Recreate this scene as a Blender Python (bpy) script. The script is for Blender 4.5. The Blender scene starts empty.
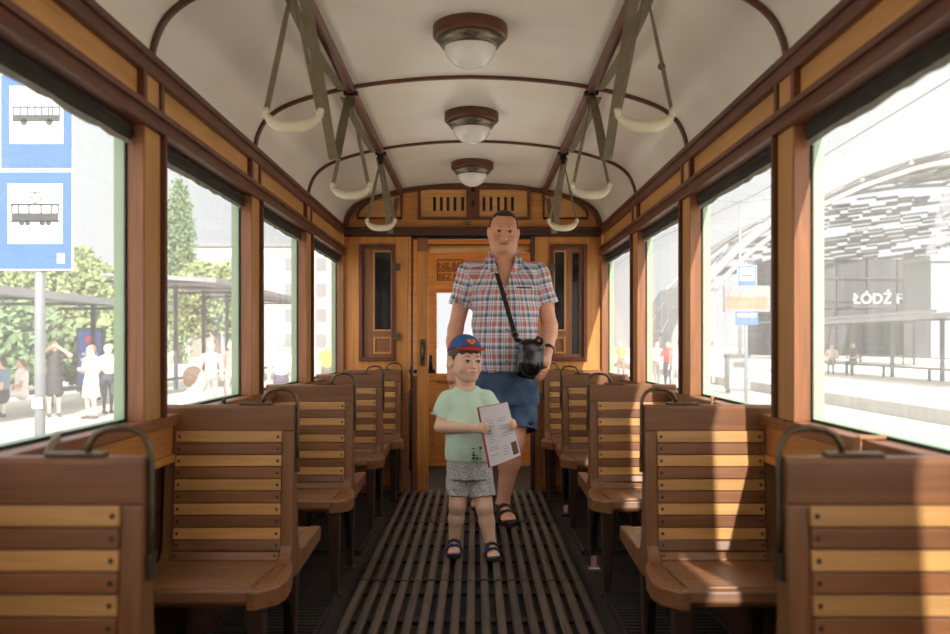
import bpy, bmesh, math, random
import numpy as np
from mathutils import Vector, Matrix
random.seed(7)
rng = np.random.RandomState(11)
SC = bpy.context.scene
COL = SC.collection
PI = math.pi
CAMX = 0.017; CAMZ = 1.06; FPX = 924.0; HORIZON = 342.0
def at(px, py, d):
    """a point of the place from where it is seen and how far away it stands"""
    return Vector(((px - 475.0) * d / FPX + CAMX, d, CAMZ + (HORIZON - py) * d / FPX))
def lin(c):
    return tuple((v / 12.92 if v <= 0.04045 else ((v + 0.055) / 1.055) ** 2.4) for v in (x / 255.0 for x in c))

# ---------------------------------------------------------------- materials
def new_mat(name):
    m = bpy.data.materials.new(name); m.use_nodes = True
    nt = m.node_tree
    return m, nt, nt.nodes, nt.links, nt.nodes['Principled BSDF']
def plain(name, rgb, rough=0.6, metal=0.0, spec=0.5, noise=0.0, scale=8.0, bump=0.0, coat=0.0, sheen=0.0):
    m, nt, N, L, b = new_mat(name)
    c = lin(rgb)
    b.inputs['Base Color'].default_value = (*c, 1)
    b.inputs['Roughness'].default_value = rough
    b.inputs['Metallic'].default_value = metal
    b.inputs['Specular IOR Level'].default_value = spec
    b.inputs['Coat Weight'].default_value = coat
    b.inputs['Sheen Weight'].default_value = sheen
    if noise or bump:
        tc = N.new('ShaderNodeTexCoord'); nz = N.new('ShaderNodeTexNoise')
        nz.inputs['Scale'].default_value = scale; nz.inputs['Detail'].default_value = 5
        L.new(tc.outputs['Object'], nz.inputs['Vector'])
        if noise:
            r = N.new('ShaderNodeValToRGB')
            r.color_ramp.elements[0].position = 0.3; r.color_ramp.elements[1].position = 0.7
            r.color_ramp.elements[0].color = (*[v * (1 - noise) for v in c], 1)
            r.color_ramp.elements[1].color = (*[min(1, v * (1 + noise)) for v in c], 1)
            L.new(nz.outputs['Fac'], r.inputs['Fac']); L.new(r.outputs['Color'], b.inputs['Base Color'])
        if bump:
            bp = N.new('ShaderNodeBump'); bp.inputs['Strength'].default_value = bump; bp.inputs['Distance'].default_value = 0.01
            L.new(nz.outputs['Fac'], bp.inputs['Height']); L.new(bp.outputs['Normal'], b.inputs['Normal'])
    return m
def wood(name, rgb, axis='X', rough=0.42, var=0.35, grain=1.0, island=0.14):
    """varnished timber: stretched noise along the board, each board a little different"""
    m, nt, N, L, b = new_mat(name)
    c = lin(rgb)
    tc = N.new('ShaderNodeTexCoord'); oi = N.new('ShaderNodeObjectInfo'); ge = N.new('ShaderNodeNewGeometry')
    ad = N.new('ShaderNodeVectorMath'); ad.operation = 'ADD'
    mul = N.new('ShaderNodeVectorMath'); mul.operation = 'SCALE'
    comb = N.new('ShaderNodeCombineXYZ')
    sm = N.new('ShaderNodeMath'); sm.operation = 'ADD'
    L.new(oi.outputs['Random'], sm.inputs[0]); L.new(ge.outputs['Random Per Island'], sm.inputs[1])
    for k in range(3): L.new(sm.outputs[0], comb.inputs[k])
    L.new(comb.outputs[0], mul.inputs[0]); mul.inputs['Scale'].default_value = 17.0
    L.new(tc.outputs['Object'], ad.inputs[0]); L.new(mul.outputs[0], ad.inputs[1])
    mp = N.new('ShaderNodeMapping')
    s = {'X': (2.2, 38, 38), 'Y': (38, 2.2, 38), 'Z': (38, 38, 2.2)}[axis]
    mp.inputs['Scale'].default_value = [v * grain for v in s]
    L.new(ad.outputs[0], mp.inputs['Vector'])
    n1 = N.new('ShaderNodeTexNoise'); n1.inputs['Scale'].default_value = 1.0; n1.inputs['Detail'].default_value = 6
    n1.inputs['Roughness'].default_value = 0.6; n1.inputs['Distortion'].default_value = 0.8
    L.new(mp.outputs[0], n1.inputs['Vector'])
    r = N.new('ShaderNodeValToRGB')
    r.color_ramp.elements[0].position = 0.28; r.color_ramp.elements[1].position = 0.72
    r.color_ramp.elements[0].color = (c[0] * (1 - var), c[1] * (1 - var * 1.15), c[2] * (1 - var * 1.25), 1)
    r.color_ramp.elements[1].color = (min(1, c[0] * (1 + var * .55)), min(1, c[1] * (1 + var * .55)), min(1, c[2] * (1 + var * .5)), 1)
    L.new(n1.outputs['Fac'], r.inputs['Fac'])
    hs = N.new('ShaderNodeHueSaturation')
    mr = N.new('ShaderNodeMapRange'); mr.inputs['To Min'].default_value = 1 - island; mr.inputs['To Max'].default_value = 1 + island
    L.new(ge.outputs['Random Per Island'], mr.inputs['Value']); L.new(mr.outputs[0], hs.inputs['Value'])
    L.new(r.outputs['Color'], hs.inputs['Color']); L.new(hs.outputs['Color'], b.inputs['Base Color'])
    # worn patches in the varnish
    n2 = N.new('ShaderNodeTexNoise'); n2.inputs['Scale'].default_value = 6; n2.inputs['Detail'].default_value = 4
    L.new(ad.outputs[0], n2.inputs['Vector'])
    m2 = N.new('ShaderNodeMapRange'); m2.inputs['To Min'].default_value = rough - .12; m2.inputs['To Max'].default_value = rough + .16
    L.new(n2.outputs['Fac'], m2.inputs['Value']); L.new(m2.outputs[0], b.inputs['Roughness'])
    bp = N.new('ShaderNodeBump'); bp.inputs['Strength'].default_value = 0.25; bp.inputs['Distance'].default_value = 0.002
    L.new(n1.outputs['Fac'], bp.inputs['Height']); L.new(bp.outputs['Normal'], b.inputs['Normal'])
    return m
def attr_mat(name, rough=0.6, sss=0.0, attr='col'):
    m, nt, N, L, b = new_mat(name)
    a = N.new('ShaderNodeAttribute'); a.attribute_name = attr
    L.new(a.outputs['Color'], b.inputs['Base Color'])
    b.inputs['Roughness'].default_value = rough
    if sss:
        b.inputs['Subsurface Weight'].default_value = sss
        b.inputs['Subsurface Radius'].default_value = (0.012, 0.005, 0.003)
        b.inputs['Subsurface Scale'].default_value = 0.6
    return m
def glass_mat(name, haze, tint=(1, 1, 1), streak=0.5):
    m, nt, N, L, b = new_mat(name)
    N.remove(b); out = N['Material Output']
    tr = N.new('ShaderNodeBsdfTransparent'); tr.inputs['Color'].default_value = (*tint, 1)
    tl = N.new('ShaderNodeBsdfTranslucent'); tl.inputs['Color'].default_value = (.95, .95, .93, 1)
    df = N.new('ShaderNodeBsdfDiffuse'); df.inputs['Color'].default_value = (.8, .8, .78, 1)
    dirt = N.new('ShaderNodeMixShader'); dirt.inputs[0].default_value = 0.15
    L.new(tl.outputs[0], dirt.inputs[1]); L.new(df.outputs[0], dirt.inputs[2])
    tc = N.new('ShaderNodeTexCoord'); mp = N.new('ShaderNodeMapping'); mp.inputs['Scale'].default_value = (3, 9, 1.2)
    nz = N.new('ShaderNodeTexNoise'); nz.inputs['Scale'].default_value = 1.6; nz.inputs['Detail'].default_value = 5
    L.new(tc.outputs['Object'], mp.inputs['Vector']); L.new(mp.outputs[0], nz.inputs['Vector'])
    mr = N.new('ShaderNodeMapRange'); mr.inputs['From Min'].default_value = .3; mr.inputs['From Max'].default_value = .7
    mr.inputs['To Min'].default_value = haze * (1 - streak); mr.inputs['To Max'].default_value = haze * (1 + streak)
    L.new(nz.outputs['Fac'], mr.inputs['Value'])
    mx = N.new('ShaderNodeMixShader'); L.new(mr.outputs[0], mx.inputs[0]); L.new(tr.outputs[0], mx.inputs[1]); L.new(dirt.outputs[0], mx.inputs[2])
    gl = N.new('ShaderNodeBsdfGlossy'); gl.inputs['Roughness'].default_value = 0.02
    fr = N.new('ShaderNodeFresnel'); fr.inputs['IOR'].default_value = 1.18
    ge = N.new('ShaderNodeNewGeometry'); iv = N.new('ShaderNodeMath'); iv.operation = 'SUBTRACT'; iv.inputs[0].default_value = 1.0; L.new(ge.outputs['Backfacing'], iv.inputs[1])
    mu = N.new('ShaderNodeMath'); mu.operation = 'MULTIPLY'; L.new(fr.outputs[0], mu.inputs[0]); L.new(iv.outputs[0], mu.inputs[1])
    m2 = N.new('ShaderNodeMixShader'); L.new(mu.outputs[0], m2.inputs[0]); L.new(mx.outputs[0], m2.inputs[1]); L.new(gl.outputs[0], m2.inputs[2])
    L.new(m2.outputs[0], out.inputs['Surface'])
    return m

# ---------------------------------------------------------------- mesh builder
class MB:
    def __init__(s): s.v = []; s.f = []; s.m = []; s.sm = []
    def add(s, vs, fs, m=0, smooth=False):
        o = len(s.v); s.v += [tuple(v) for v in vs]
        for f in fs: s.f.append([i + o for i in f]); s.m.append(m); s.sm.append(smooth)
    def box(s, x0, x1, y0, y1, z0, z1, m=0):
        x0, x1 = min(x0, x1), max(x0, x1); y0, y1 = min(y0, y1), max(y0, y1); z0, z1 = min(z0, z1), max(z0, z1)
        s.add([(x0, y0, z0), (x1, y0, z0), (x1, y1, z0), (x0, y1, z0), (x0, y0, z1), (x1, y0, z1), (x1, y1, z1), (x0, y1, z1)],
              [(3, 2, 1, 0), (4, 5, 6, 7), (0, 1, 5, 4), (1, 2, 6, 5), (2, 3, 7, 6), (3, 0, 4, 7)], m)
    def obox(s, c, ax, ay, az, m=0):
        """box with centre c and half axes ax, ay, az"""
        c, ax, ay, az = Vector(c), Vector(ax), Vector(ay), Vector(az)
        vs = [c + ax * i + ay * j + az * k for k in (-1, 1) for i, j in ((-1, -1), (1, -1), (1, 1), (-1, 1))]
        s.add(vs, [(3, 2, 1, 0), (4, 5, 6, 7), (0, 1, 5, 4), (1, 2, 6, 5), (2, 3, 7, 6), (3, 0, 4, 7)], m)
    def prism(s, poly, axis, a, b, m=0):
        """poly in the two axes other than AXIS (order x,y,z without it), extruded from a to b"""
        def P(p, t):
            return {'x': (t, p[0], p[1]), 'y': (p[0], t, p[1]), 'z': (p[0], p[1], t)}[axis]
        n = len(poly)
        vs = [P(p, a) for p in poly] + [P(p, b) for p in poly]
        fs = [tuple(range(n))[::-1], tuple(range(n, 2 * n))] + [(i, (i + 1) % n, n + (i + 1) % n, n + i) for i in range(n)]
        s.add(vs, fs, m)
    def tube(s, pts, r, n=8, m=0, cap=True, closed=False, flat=None):
        pts = [Vector(p) for p in pts]; K = len(pts)
        rs = r if isinstance(r, (list, tuple)) else [r] * K
        vs = []; up = None
        for i in range(K):
            if closed: t = pts[(i + 1) % K] - pts[i - 1]
            else: t = pts[min(i + 1, K - 1)] - pts[max(i - 1, 0)]
            t.normalize()
            if up is None:
                up = Vector((0, 0, 1)) if abs(t.z) < .9 else Vector((0, 1, 0))
            a = t.cross(up)
            if a.length < 1e-6: a = t.orthogonal()
            a.normalize(); b = a.cross(t).normalized(); up = b
            for j in range(n):
                th = 2 * PI * j / n
                vs.append(pts[i] + a * (math.cos(th) * rs[i]) + b * (math.sin(th) * rs[i]))
        fs = []
        for i in range(K if closed else K - 1):
            i2 = (i + 1) % K
            for j in range(n): fs.append((i * n + j, i * n + (j + 1) % n, i2 * n + (j + 1) % n, i2 * n + j))
        s.add(vs, fs, m, True)
        if cap and not closed:
            o = len(s.v) - len(vs)
            s.f.append([o + j for j in range(n)][::-1]); s.m.append(m); s.sm.append(False)
            s.f.append([o + (K - 1) * n + j for j in range(n)]); s.m.append(m); s.sm.append(False)
    def ribbon(s, pts, wdir, w, th, m=0):
        """flat strap along pts; WDIR is the direction of its width (one vector or one per point)"""
        pts = [Vector(p) for p in pts]; K = len(pts); vs = []
        for i in range(K):
            t = (pts[min(i + 1, K - 1)] - pts[max(i - 1, 0)]).normalized()
            wd = Vector(wdir[i] if isinstance(wdir, list) else wdir)
            wd = (wd - t * wd.dot(t)).normalized(); nn = t.cross(wd)
            for a, b in ((-1, -1), (1, -1), (1, 1), (-1, 1)):
                vs.append(pts[i] + wd * (a * w / 2) + nn * (b * th / 2))
        fs = [(3, 2, 1, 0), tuple(4 * (K - 1) + j for j in range(4))]
        for i in range(K - 1):
            for j in range(4): fs.append((4 * i + j, 4 * i + (j + 1) % 4, 4 * i + 4 + (j + 1) % 4, 4 * i + 4 + j))
        s.add(vs, fs, m, False)
    def lathe(s, prof, c, n=32, m=0, smooth=True):
        """prof = [(radius, z)], turned about the vertical through c"""
        vs = []; K = len(prof)
        for r, z in prof:
            for j in range(n):
                th = 2 * PI * j / n; vs.append((c[0] + r * math.cos(th), c[1] + r * math.sin(th), c[2] + z))
        fs = []
        for i in range(K - 1):
            for j in range(n): fs.append((i * n + j, i * n + (j + 1) % n, (i + 1) * n + (j + 1) % n, (i + 1) * n + j))
        s.add(vs, fs, m, smooth)
    def build(s, name, mats, parent=None, bevel=0.0, loc=None):
        me = bpy.data.meshes.new(name)
        me.from_pydata(s.v, [], s.f)
        for x in (mats if isinstance(mats, (list, tuple)) else [mats]): me.materials.append(x)
        me.polygons.foreach_set('material_index', s.m); me.polygons.foreach_set('use_smooth', s.sm)
        bm = bmesh.new(); bm.from_mesh(me); bmesh.ops.recalc_face_normals(bm, faces=bm.faces); bm.to_mesh(me); bm.free()
        me.update()
        o = bpy.data.objects.new(name, me); COL.objects.link(o)
        if parent is not None: o.parent = parent
        if loc is not None: o.location = loc
        if bevel:
            bv = o.modifiers.new('bevel', 'BEVEL'); bv.width = bevel; bv.segments = 2; bv.limit_method = 'ANGLE'; bv.angle_limit = math.radians(40)
        return o
def tag(o, label=None, cat=None, group=None, kind=None):
    if label: o['label'] = label
    if cat: o['category'] = cat
    if group: o['group'] = group
    if kind: o['kind'] = kind
    return o
def empty(name, loc=(0, 0, 0), rz=0.0, parent=None):
    o = bpy.data.objects.new(name, None); COL.objects.link(o)
    o.location = loc; o.rotation_euler = (0, 0, rz); o.empty_display_size = .1
    if parent is not None: o.parent = parent
    return o
def copy_tree(o, parent=None):
    c = o.copy(); COL.objects.link(c)
    if parent is not None: c.parent = parent
    for ch in list(o.children): copy_tree(ch, c)
    return c
def text_mesh(name, body, size, mat, parent, mtx, depth=0.002, bold=0.0, align='LEFT'):
    cu = bpy.data.curves.new(name, 'FONT'); cu.body = body; cu.size = size; cu.extrude = depth; cu.offset = bold; cu.align_x = align
    t = bpy.data.objects.new(name + '_tmp', cu); COL.objects.link(t)
    dg = bpy.context.evaluated_depsgraph_get(); dg.update()
    me = bpy.data.meshes.new_from_object(t.evaluated_get(dg)); me.name = name
    COL.objects.unlink(t); bpy.data.objects.remove(t)
    me.materials.clear(); me.materials.append(mat)
    o = bpy.data.objects.new(name, me); COL.objects.link(o)
    if parent is not None: o.parent = parent
    o.matrix_local = mtx
    return o

# ---------------------------------------------------------------- implicit surfaces for bodies and clothes
def rot(ax=0, ay=0, az=0):
    return np.array(Matrix.Rotation(az, 3, 'Z') @ Matrix.Rotation(ay, 3, 'Y') @ Matrix.Rotation(ax, 3, 'X'))
class Field:
    def __init__(s, lo, hi, res):
        s.lo = np.array(lo, float); s.res = res
        s.n = np.ceil((np.array(hi) - s.lo) / res).astype(int) + 1
        s.F = np.full(s.n, 0.2, np.float32); s.Lb = np.zeros(s.n, np.int16); s.id = 0
    def axes(s, a, b):
        i0 = np.clip(np.floor((np.array(a) - s.lo) / s.res).astype(int), 0, s.n); i1 = np.clip(np.ceil((np.array(b) - s.lo) / s.res).astype(int) + 1, 0, s.n)
        if (i1 <= i0).any(): return None
        g = [(s.lo[k] + s.res * np.arange(i0[k], i1[k])).astype(np.float32) for k in range(3)]
        sl = tuple(slice(i0[k], i1[k]) for k in range(3))
        return sl, g[0][:, None, None], g[1][None, :, None], g[2][None, None, :]
    def op(s, lo, hi, fn, k=0.0, mode='u', label=None):
        pad = k + 3 * s.res
        r = s.axes(np.array(lo) - pad, np.array(hi) + pad)
        if r is None: return
        sl, X, Y, Z = r
        d = fn(X, Y, Z).astype(np.float32)
        a = s.F[sl]; d = np.broadcast_to(d, a.shape)
        if mode == 'u':
            if label is not None:
                Lb = s.Lb[sl]; Lb[d < a] = label
            if k > 0:
                h = np.clip(.5 + .5 * (a - d) / k, 0, 1); s.F[sl] = a + (d - a) * h - k * h * (1 - h)
            else: s.F[sl] = np.minimum(a, d)
        else:
            d = -d
            if k > 0:
                h = np.clip(.5 - .5 * (a - d) / k, 0, 1); s.F[sl] = a + (d - a) * h + k * h * (1 - h)
            else: s.F[sl] = np.maximum(a, d)
    def cone(s, a, b, ra, rb=None, k=0.01, mode='u', label=None, flat=False, squash=None):
        rb = ra if rb is None else rb
        a = np.array(a, float); b = np.array(b, float); ba = b - a; L2 = max(1e-9, ba @ ba); Ln = math.sqrt(L2)
        m = max(ra, rb)
        def fn(X, Y, Z):
            x, y, z = X - a[0], Y - a[1], Z - a[2]
            t0 = (x * ba[0] + y * ba[1] + z * ba[2]) / L2; t = np.clip(t0, 0, 1)
            d = np.sqrt((x - t * ba[0]) ** 2 + (y - t * ba[1]) ** 2 + (z - t * ba[2]) ** 2) - (ra + (rb - ra) * t)
            if flat: d = np.maximum(d, (t0 - 1) * Ln)
            return d
        s.op(np.minimum(a, b) - m, np.maximum(a, b) + m, fn, k, mode, label)
    def chain(s, pts, rs, k=0.01, label=None):
        for i in range(len(pts) - 1): s.cone(pts[i], pts[i + 1], rs[i], rs[i + 1], k, label=label)
    def ell(s, c, r, R=None, k=0.01, mode='u', label=None):
        c = np.array(c, float); r = np.array(r, float) if np.ndim(r) else np.array([r] * 3, float); m = r.max()
        def fn(X, Y, Z):
            x, y, z = X - c[0], Y - c[1], Z - c[2]
            if R is not None:
                x, y, z = (x * R[0, 0] + y * R[1, 0] + z * R[2, 0], x * R[0, 1] + y * R[1, 1] + z * R[2, 1], x * R[0, 2] + y * R[1, 2] + z * R[2, 2])
            k0 = np.sqrt((x / r[0]) ** 2 + (y / r[1]) ** 2 + (z / r[2]) ** 2)
            k1 = np.sqrt((x / r[0] ** 2) ** 2 + (y / r[1] ** 2) ** 2 + (z / r[2] ** 2) ** 2) + 1e-9
            return k0 * (k0 - 1) / k1
        s.op(c - m, c + m, fn, k, mode, label)
    def rbox(s, c, h, rad, R=None, k=0.005, mode='u', label=None):
        c = np.array(c, float); h = np.array(h, float); m = np.linalg.norm(h)
        def fn(X, Y, Z):
            x, y, z = X - c[0], Y - c[1], Z - c[2]
            if R is not None:
                x, y, z = (x * R[0, 0] + y * R[1, 0] + z * R[2, 0], x * R[0, 1] + y * R[1, 1] + z * R[2, 1], x * R[0, 2] + y * R[1, 2] + z * R[2, 2])
            qx, qy, qz = np.abs(x) - h[0] + rad, np.abs(y) - h[1] + rad, np.abs(z) - h[2] + rad
            return np.sqrt(np.maximum(qx, 0) ** 2 + np.maximum(qy, 0) ** 2 + np.maximum(qz, 0) ** 2) + np.minimum(np.maximum(qx, np.maximum(qy, qz)), 0) - rad
        s.op(c - m, c + m, fn, k, mode, label)
    def loft(s, prof, k=0.02, mode='u', label=None, grow=0.0, power=2.0):
        """prof: rows (z, cx, cy, rx, ry), elliptical sections stacked upwards"""
        P = np.array(sorted(prof), float); z0, z1 = P[0, 0], P[-1, 0]
        lo = [(P[:, 1] - P[:, 3]).min() - grow, (P[:, 2] - P[:, 4]).min() - grow, z0]; hi = [(P[:, 1] + P[:, 3]).max() + grow, (P[:, 2] + P[:, 4]).max() + grow, z1]
        def fn(X, Y, Z):
            zz = Z.ravel()
            g = [np.interp(zz, P[:, 0], P[:, i])[None, None, :] for i in range(1, 5)]
            rx, ry = g[2] + grow, g[3] + grow
            q = ((np.abs(X - g[0]) / rx) ** power + (np.abs(Y - g[1]) / ry) ** power) ** (1 / power)
            return np.maximum((q - 1) * np.minimum(rx, ry), np.maximum(z0 - Z, Z - z1))
        s.op(lo, hi, fn, k, mode, label)
    def keep(s, fn):
        """intersect with fn(X, Y, Z) <= 0 everywhere"""
        X = (s.lo[0] + s.res * np.arange(s.n[0]))[:, None, None].astype(np.float32); Y = (s.lo[1] + s.res * np.arange(s.n[1]))[None, :, None].astype(np.float32); Z = (s.lo[2] + s.res * np.arange(s.n[2]))[None, None, :].astype(np.float32)
        s.F = np.maximum(s.F, fn(X, Y, Z).astype(np.float32))
    def mesh(s):
        F = s.F; F[0], F[-1], F[:, 0], F[:, -1], F[:, :, 0], F[:, :, -1] = (.1,) * 6
        neg = F < 0
        c = neg[:-1, :-1, :-1].astype(np.int8)
        tot = sum(neg[i:F.shape[0] - 1 + i, j:F.shape[1] - 1 + j, k:F.shape[2] - 1 + k].astype(np.int8) for i in (0, 1) for j in (0, 1) for k in (0, 1))
        act = (tot > 0) & (tot < 8)
        I = np.argwhere(act); idx = np.full(act.shape, -1, np.int32); idx[act] = np.arange(len(I))
        acc = np.zeros((len(I), 3)); cnt = np.zeros(len(I))
        cor = [(i, j, k) for i in (0, 1) for j in (0, 1) for k in (0, 1)]
        val = {q: F[I[:, 0] + q[0], I[:, 1] + q[1], I[:, 2] + q[2]] for q in cor}
        for q in cor:
            for ax in range(3):
                if q[ax] == 0:
                    p = list(q); p[ax] = 1; p = tuple(p)
                    a, b = val[q], val[p]; x = (a < 0) != (b < 0)
                    t = np.where(x, a / np.where(np.abs(a - b) < 1e-9, 1, a - b), 0)
                    pos = np.array(q, float)[None, :].repeat(len(I), 0); pos[:, ax] += t
                    acc += pos * x[:, None]; cnt += x
        V = (I + acc / np.maximum(cnt, 1)[:, None]) * s.res + s.lo
        quads = []
        for ax in range(3):
            u, w = (ax + 1) % 3, (ax + 2) % 3
            a = np.take(neg, range(0, F.shape[ax] - 1), ax); b = np.take(neg, range(1, F.shape[ax]), ax)
            E = np.argwhere(a != b)
            E = E[(E[:, u] > 0) & (E[:, w] > 0) & (E[:, u] < act.shape[u]) & (E[:, w] < act.shape[w])]
            sg = neg[tuple(E.T)]
            def cell(du, dw):
                q = E.copy(); q[:, u] -= du; q[:, w] -= dw; return idx[tuple(q.T)]
            Q = np.stack([cell(1, 1), cell(0, 1), cell(0, 0), cell(1, 0)], 1)
            Q[~sg] = Q[~sg][:, ::-1]; quads.append(Q)
        Q = np.concatenate(quads); Q = Q[(Q >= 0).all(1)]
        lab = s.Lb[I[:, 0], I[:, 1], I[:, 2]]
        return V, Q, lab
    def build(s, name, mat, parent=None, color=None, origin=(0, 0, 0), relax=1, vec=None):
        V, Q, lab = s.mesh()
        for _ in range(relax):
            A = np.zeros_like(V); n = np.zeros(len(V))
            for i in range(4):
                for j in (1, 3):
                    np.add.at(A, Q[:, i], V[Q[:, (i + j) % 4]]); np.add.at(n, Q[:, i], 1)
            V = .5 * V + .5 * A / np.maximum(n, 1)[:, None]
        me = bpy.data.meshes.new(name)
        W = (V - np.array(origin)).astype(np.float32)
        me.from_pydata(W.tolist(), [], Q.tolist())
        me.polygons.foreach_set('use_smooth', np.ones(len(Q), bool))
        me.update()
        me.materials.append(mat)
        if color is not None:
            C = color(V, lab); at_ = me.attributes.new('col', 'FLOAT_COLOR', 'POINT')
            at_.data.foreach_set('color', np.concatenate([C, np.ones((len(C), 1))], 1).astype(np.float32).ravel())
        if vec is not None:
            at_ = me.attributes.new('cloth', 'FLOAT_VECTOR', 'POINT'); at_.data.foreach_set('vector', vec(V, lab).astype(np.float32).ravel())
        o = bpy.data.objects.new(name, me); COL.objects.link(o)
        if parent is not None: o.parent = parent
        return o
    def front(s, x, z, y0, y1):
        """y of the first surface met going from y0 towards y1 at (x, z)"""
        i = int(round((x - s.lo[0]) / s.res)); k = int(round((z - s.lo[2]) / s.res))
        n = int(abs(y1 - y0) / s.res * 2); 
        for t in range(n):
            y = y0 + (y1 - y0) * t / n; j = int(round((y - s.lo[1]) / s.res))
            if 0 <= j < s.n[1] and s.F[i, j, k] < 0: return y
        return y1
SKY_SUN, SKY_STR, SUN_E, EXPO, ZENITH = 2.3, 1.0, 9.0, 0.2, 1.4
# ---------------------------------------------------------------- palette
CR = lin
M = {}
for ax in 'XYZ':
    M['red' + ax] = wood('red_brown_timber_' + ax, (104, 58, 38), ax, .38)
    M['dark' + ax] = wood('dark_timber_' + ax, (74, 42, 28), ax, .42)
    M['brown' + ax] = wood('brown_timber_' + ax, (150, 98, 62), ax, .38)
    M['light' + ax] = wood('light_panel_timber_' + ax, (206, 152, 88), ax, .4, var=.22)
    M['orange' + ax] = wood('orange_timber_' + ax, (206, 140, 70), ax, .38, var=.28)
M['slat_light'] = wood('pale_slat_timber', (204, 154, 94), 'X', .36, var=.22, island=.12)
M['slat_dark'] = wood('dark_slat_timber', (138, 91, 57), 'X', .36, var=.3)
M['slat_mid'] = wood('worn_slat_timber', (138, 95, 62), 'X', .38, var=.28)
M['frame_w'] = wood('bench_frame_timber', (138, 94, 60), 'Z', .38, var=.3)
M['rail_w'] = wood('bench_rail_timber', (134, 90, 58), 'X', .38, var=.28)
M['leg_w'] = wood('bench_leg_timber', (62, 38, 28), 'Z', .5)
M['duck'] = wood('worn_duckboard', (90, 77, 64), 'Y', .6, var=.5, island=.25)
M['floor'] = wood('floor_planks', (38, 32, 27), 'Y', .7, var=.4)
M['grate'] = wood('floor_grating', (48, 42, 37), 'X', .6, var=.3)
M['screw'] = plain('old_screw_steel', (70, 56, 42), .5, .6)
M['brass'] = plain('dull_brass', (104, 92, 72), .45, .85, noise=.25, scale=30)
M['steel'] = plain('dull_steel', (120, 112, 98), .42, .9, noise=.2, scale=40)
M['black_iron'] = plain('black_iron', (36, 32, 30), .5, .4)
M['belt'] = plain('olive_leather_belt', (118, 107, 80), .62, noise=.18, scale=30)
M['grip'] = plain('ivory_grip', (226, 214, 186), .4, noise=.06, scale=30)
M['blind'] = plain('dark_rolled_blind', (52, 46, 42), .8, noise=.3, scale=20, bump=.3)
M['hem'] = plain('grey_blind_hem', (150, 148, 138), .7, noise=.25, scale=18)
M['green'] = plain('pale_green_paint', (120, 158, 116), .5, noise=.08, scale=6)
M['seal'] = plain('black_rubber', (26, 25, 24), .6)
M['sill_strap'] = plain('tan_leather', (176, 124, 84), .6)
M['grey_strap'] = plain('grey_leather', (128, 116, 104), .6)
# cream ceiling paint, glossy and a little uneven
mm, nt, N, L, b = new_mat('cream_ceiling_paint'); M['ceil'] = mm
b.inputs['Roughness'].default_value = .32; b.inputs['Specular IOR Level'].default_value = .5
tc = N.new('ShaderNodeTexCoord'); mp = N.new('ShaderNodeMapping'); mp.inputs['Scale'].default_value = (2.2, 3.2, 2.2)
nz = N.new('ShaderNodeTexNoise'); nz.inputs['Scale'].default_value = 1.3; nz.inputs['Detail'].default_value = 4
L.new(tc.outputs['Object'], mp.inputs['Vector']); L.new(mp.outputs[0], nz.inputs['Vector'])
bp = N.new('ShaderNodeBump'); bp.inputs['Strength'].default_value = .35; bp.inputs['Distance'].default_value = .02
L.new(nz.outputs['Fac'], bp.inputs['Height']); L.new(bp.outputs[0], b.inputs['Normal'])
n2 = N.new('ShaderNodeTexNoise'); n2.inputs['Scale'].default_value = 3.0; n2.inputs['Detail'].default_value = 6
r = N.new('ShaderNodeValToRGB'); r.color_ramp.elements[0].position = .3; r.color_ramp.elements[1].position = .65
r.color_ramp.elements[0].color = (*lin((238, 231, 217)), 1); r.color_ramp.elements[1].color = (*lin((246, 241, 230)), 1)
L.new(tc.outputs['Object'], n2.inputs['Vector']); L.new(n2.outputs['Fac'], r.inputs[0]); L.new(r.outputs[0], b.inputs['Base Color'])
M['pane_left'] = glass_mat('dusty_window_glass', .085, streak=.2)
M['pane_right'] = glass_mat('dustier_window_glass', .10, streak=.25)
M['pane_inner'] = plain('dark_door_glass', (30, 32, 34), .08, spec=.6)
M['dome'] = None
mm, nt, N, L, b = new_mat('frosted_lamp_glass'); M['dome'] = mm
b.inputs['Base Color'].default_value = (*lin((246, 243, 236)), 1); b.inputs['Roughness'].default_value = .2; b.inputs['Transmission Weight'].default_value = .0; b.inputs['Coat Weight'].default_value = .6; b.inputs['Coat Roughness'].default_value = .03; b.inputs['IOR'].default_value = 1.3

# ---------------------------------------------------------------- the car body
W = 0.9025; Y0 = -1.6; YE = 6.5
POST = [-1.075, .165, 1.405, 2.645, 3.885, 5.125]
flo = MB(); flo.box(-.96, .96, Y0, YE + 1.5, -.08, 0)
tag(flo.build('floor', M['floor']), kind='structure')
# ceiling: one curved skin
cp = [(.915, 1.866), (.904, 1.925), (.872, 1.99), (.815, 2.040), (.735, 2.076), (.62, 2.110), (.505, 2.136), (.36, 2.157), (.18, 2.173), (0, 2.179)]
def smooth_profile(p, n=4):
    out = []
    for i in range(len(p) - 1):
        p0, p1, p2, p3 = p[max(i - 1, 0)], p[i], p[i + 1], p[min(i + 2, len(p) - 1)]
        for k in range(n):
            t = k / n
            out.append(tuple(.5 * (2 * p1[j] + (p2[j] - p0[j]) * t + (2 * p0[j] - 5 * p1[j] + 4 * p2[j] - p3[j]) * t * t + (3 * p1[j] - p0[j] - 3 * p2[j] + p3[j]) * t ** 3) for j in (0, 1)))
    return out + [p[-1]]
half = smooth_profile(cp)
prof = half + [(-x, z) for x, z in half[-2::-1]]          # from the right edge over the top to the left edge
def ceil_z(x): return float(np.interp(-abs(x), [-q[0] for q in half], [q[1] for q in half]))
ce = MB(); n = len(prof); ys = [Y0 + (YE + .03 - Y0) * i / 40 for i in range(41)]
vs = [(x, y, z) for y in ys for x, z in prof] + [(x * 1.06, y, z + .05) for y in ys for x, z in prof]
o2 = len(ys) * n; fs = []
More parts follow.
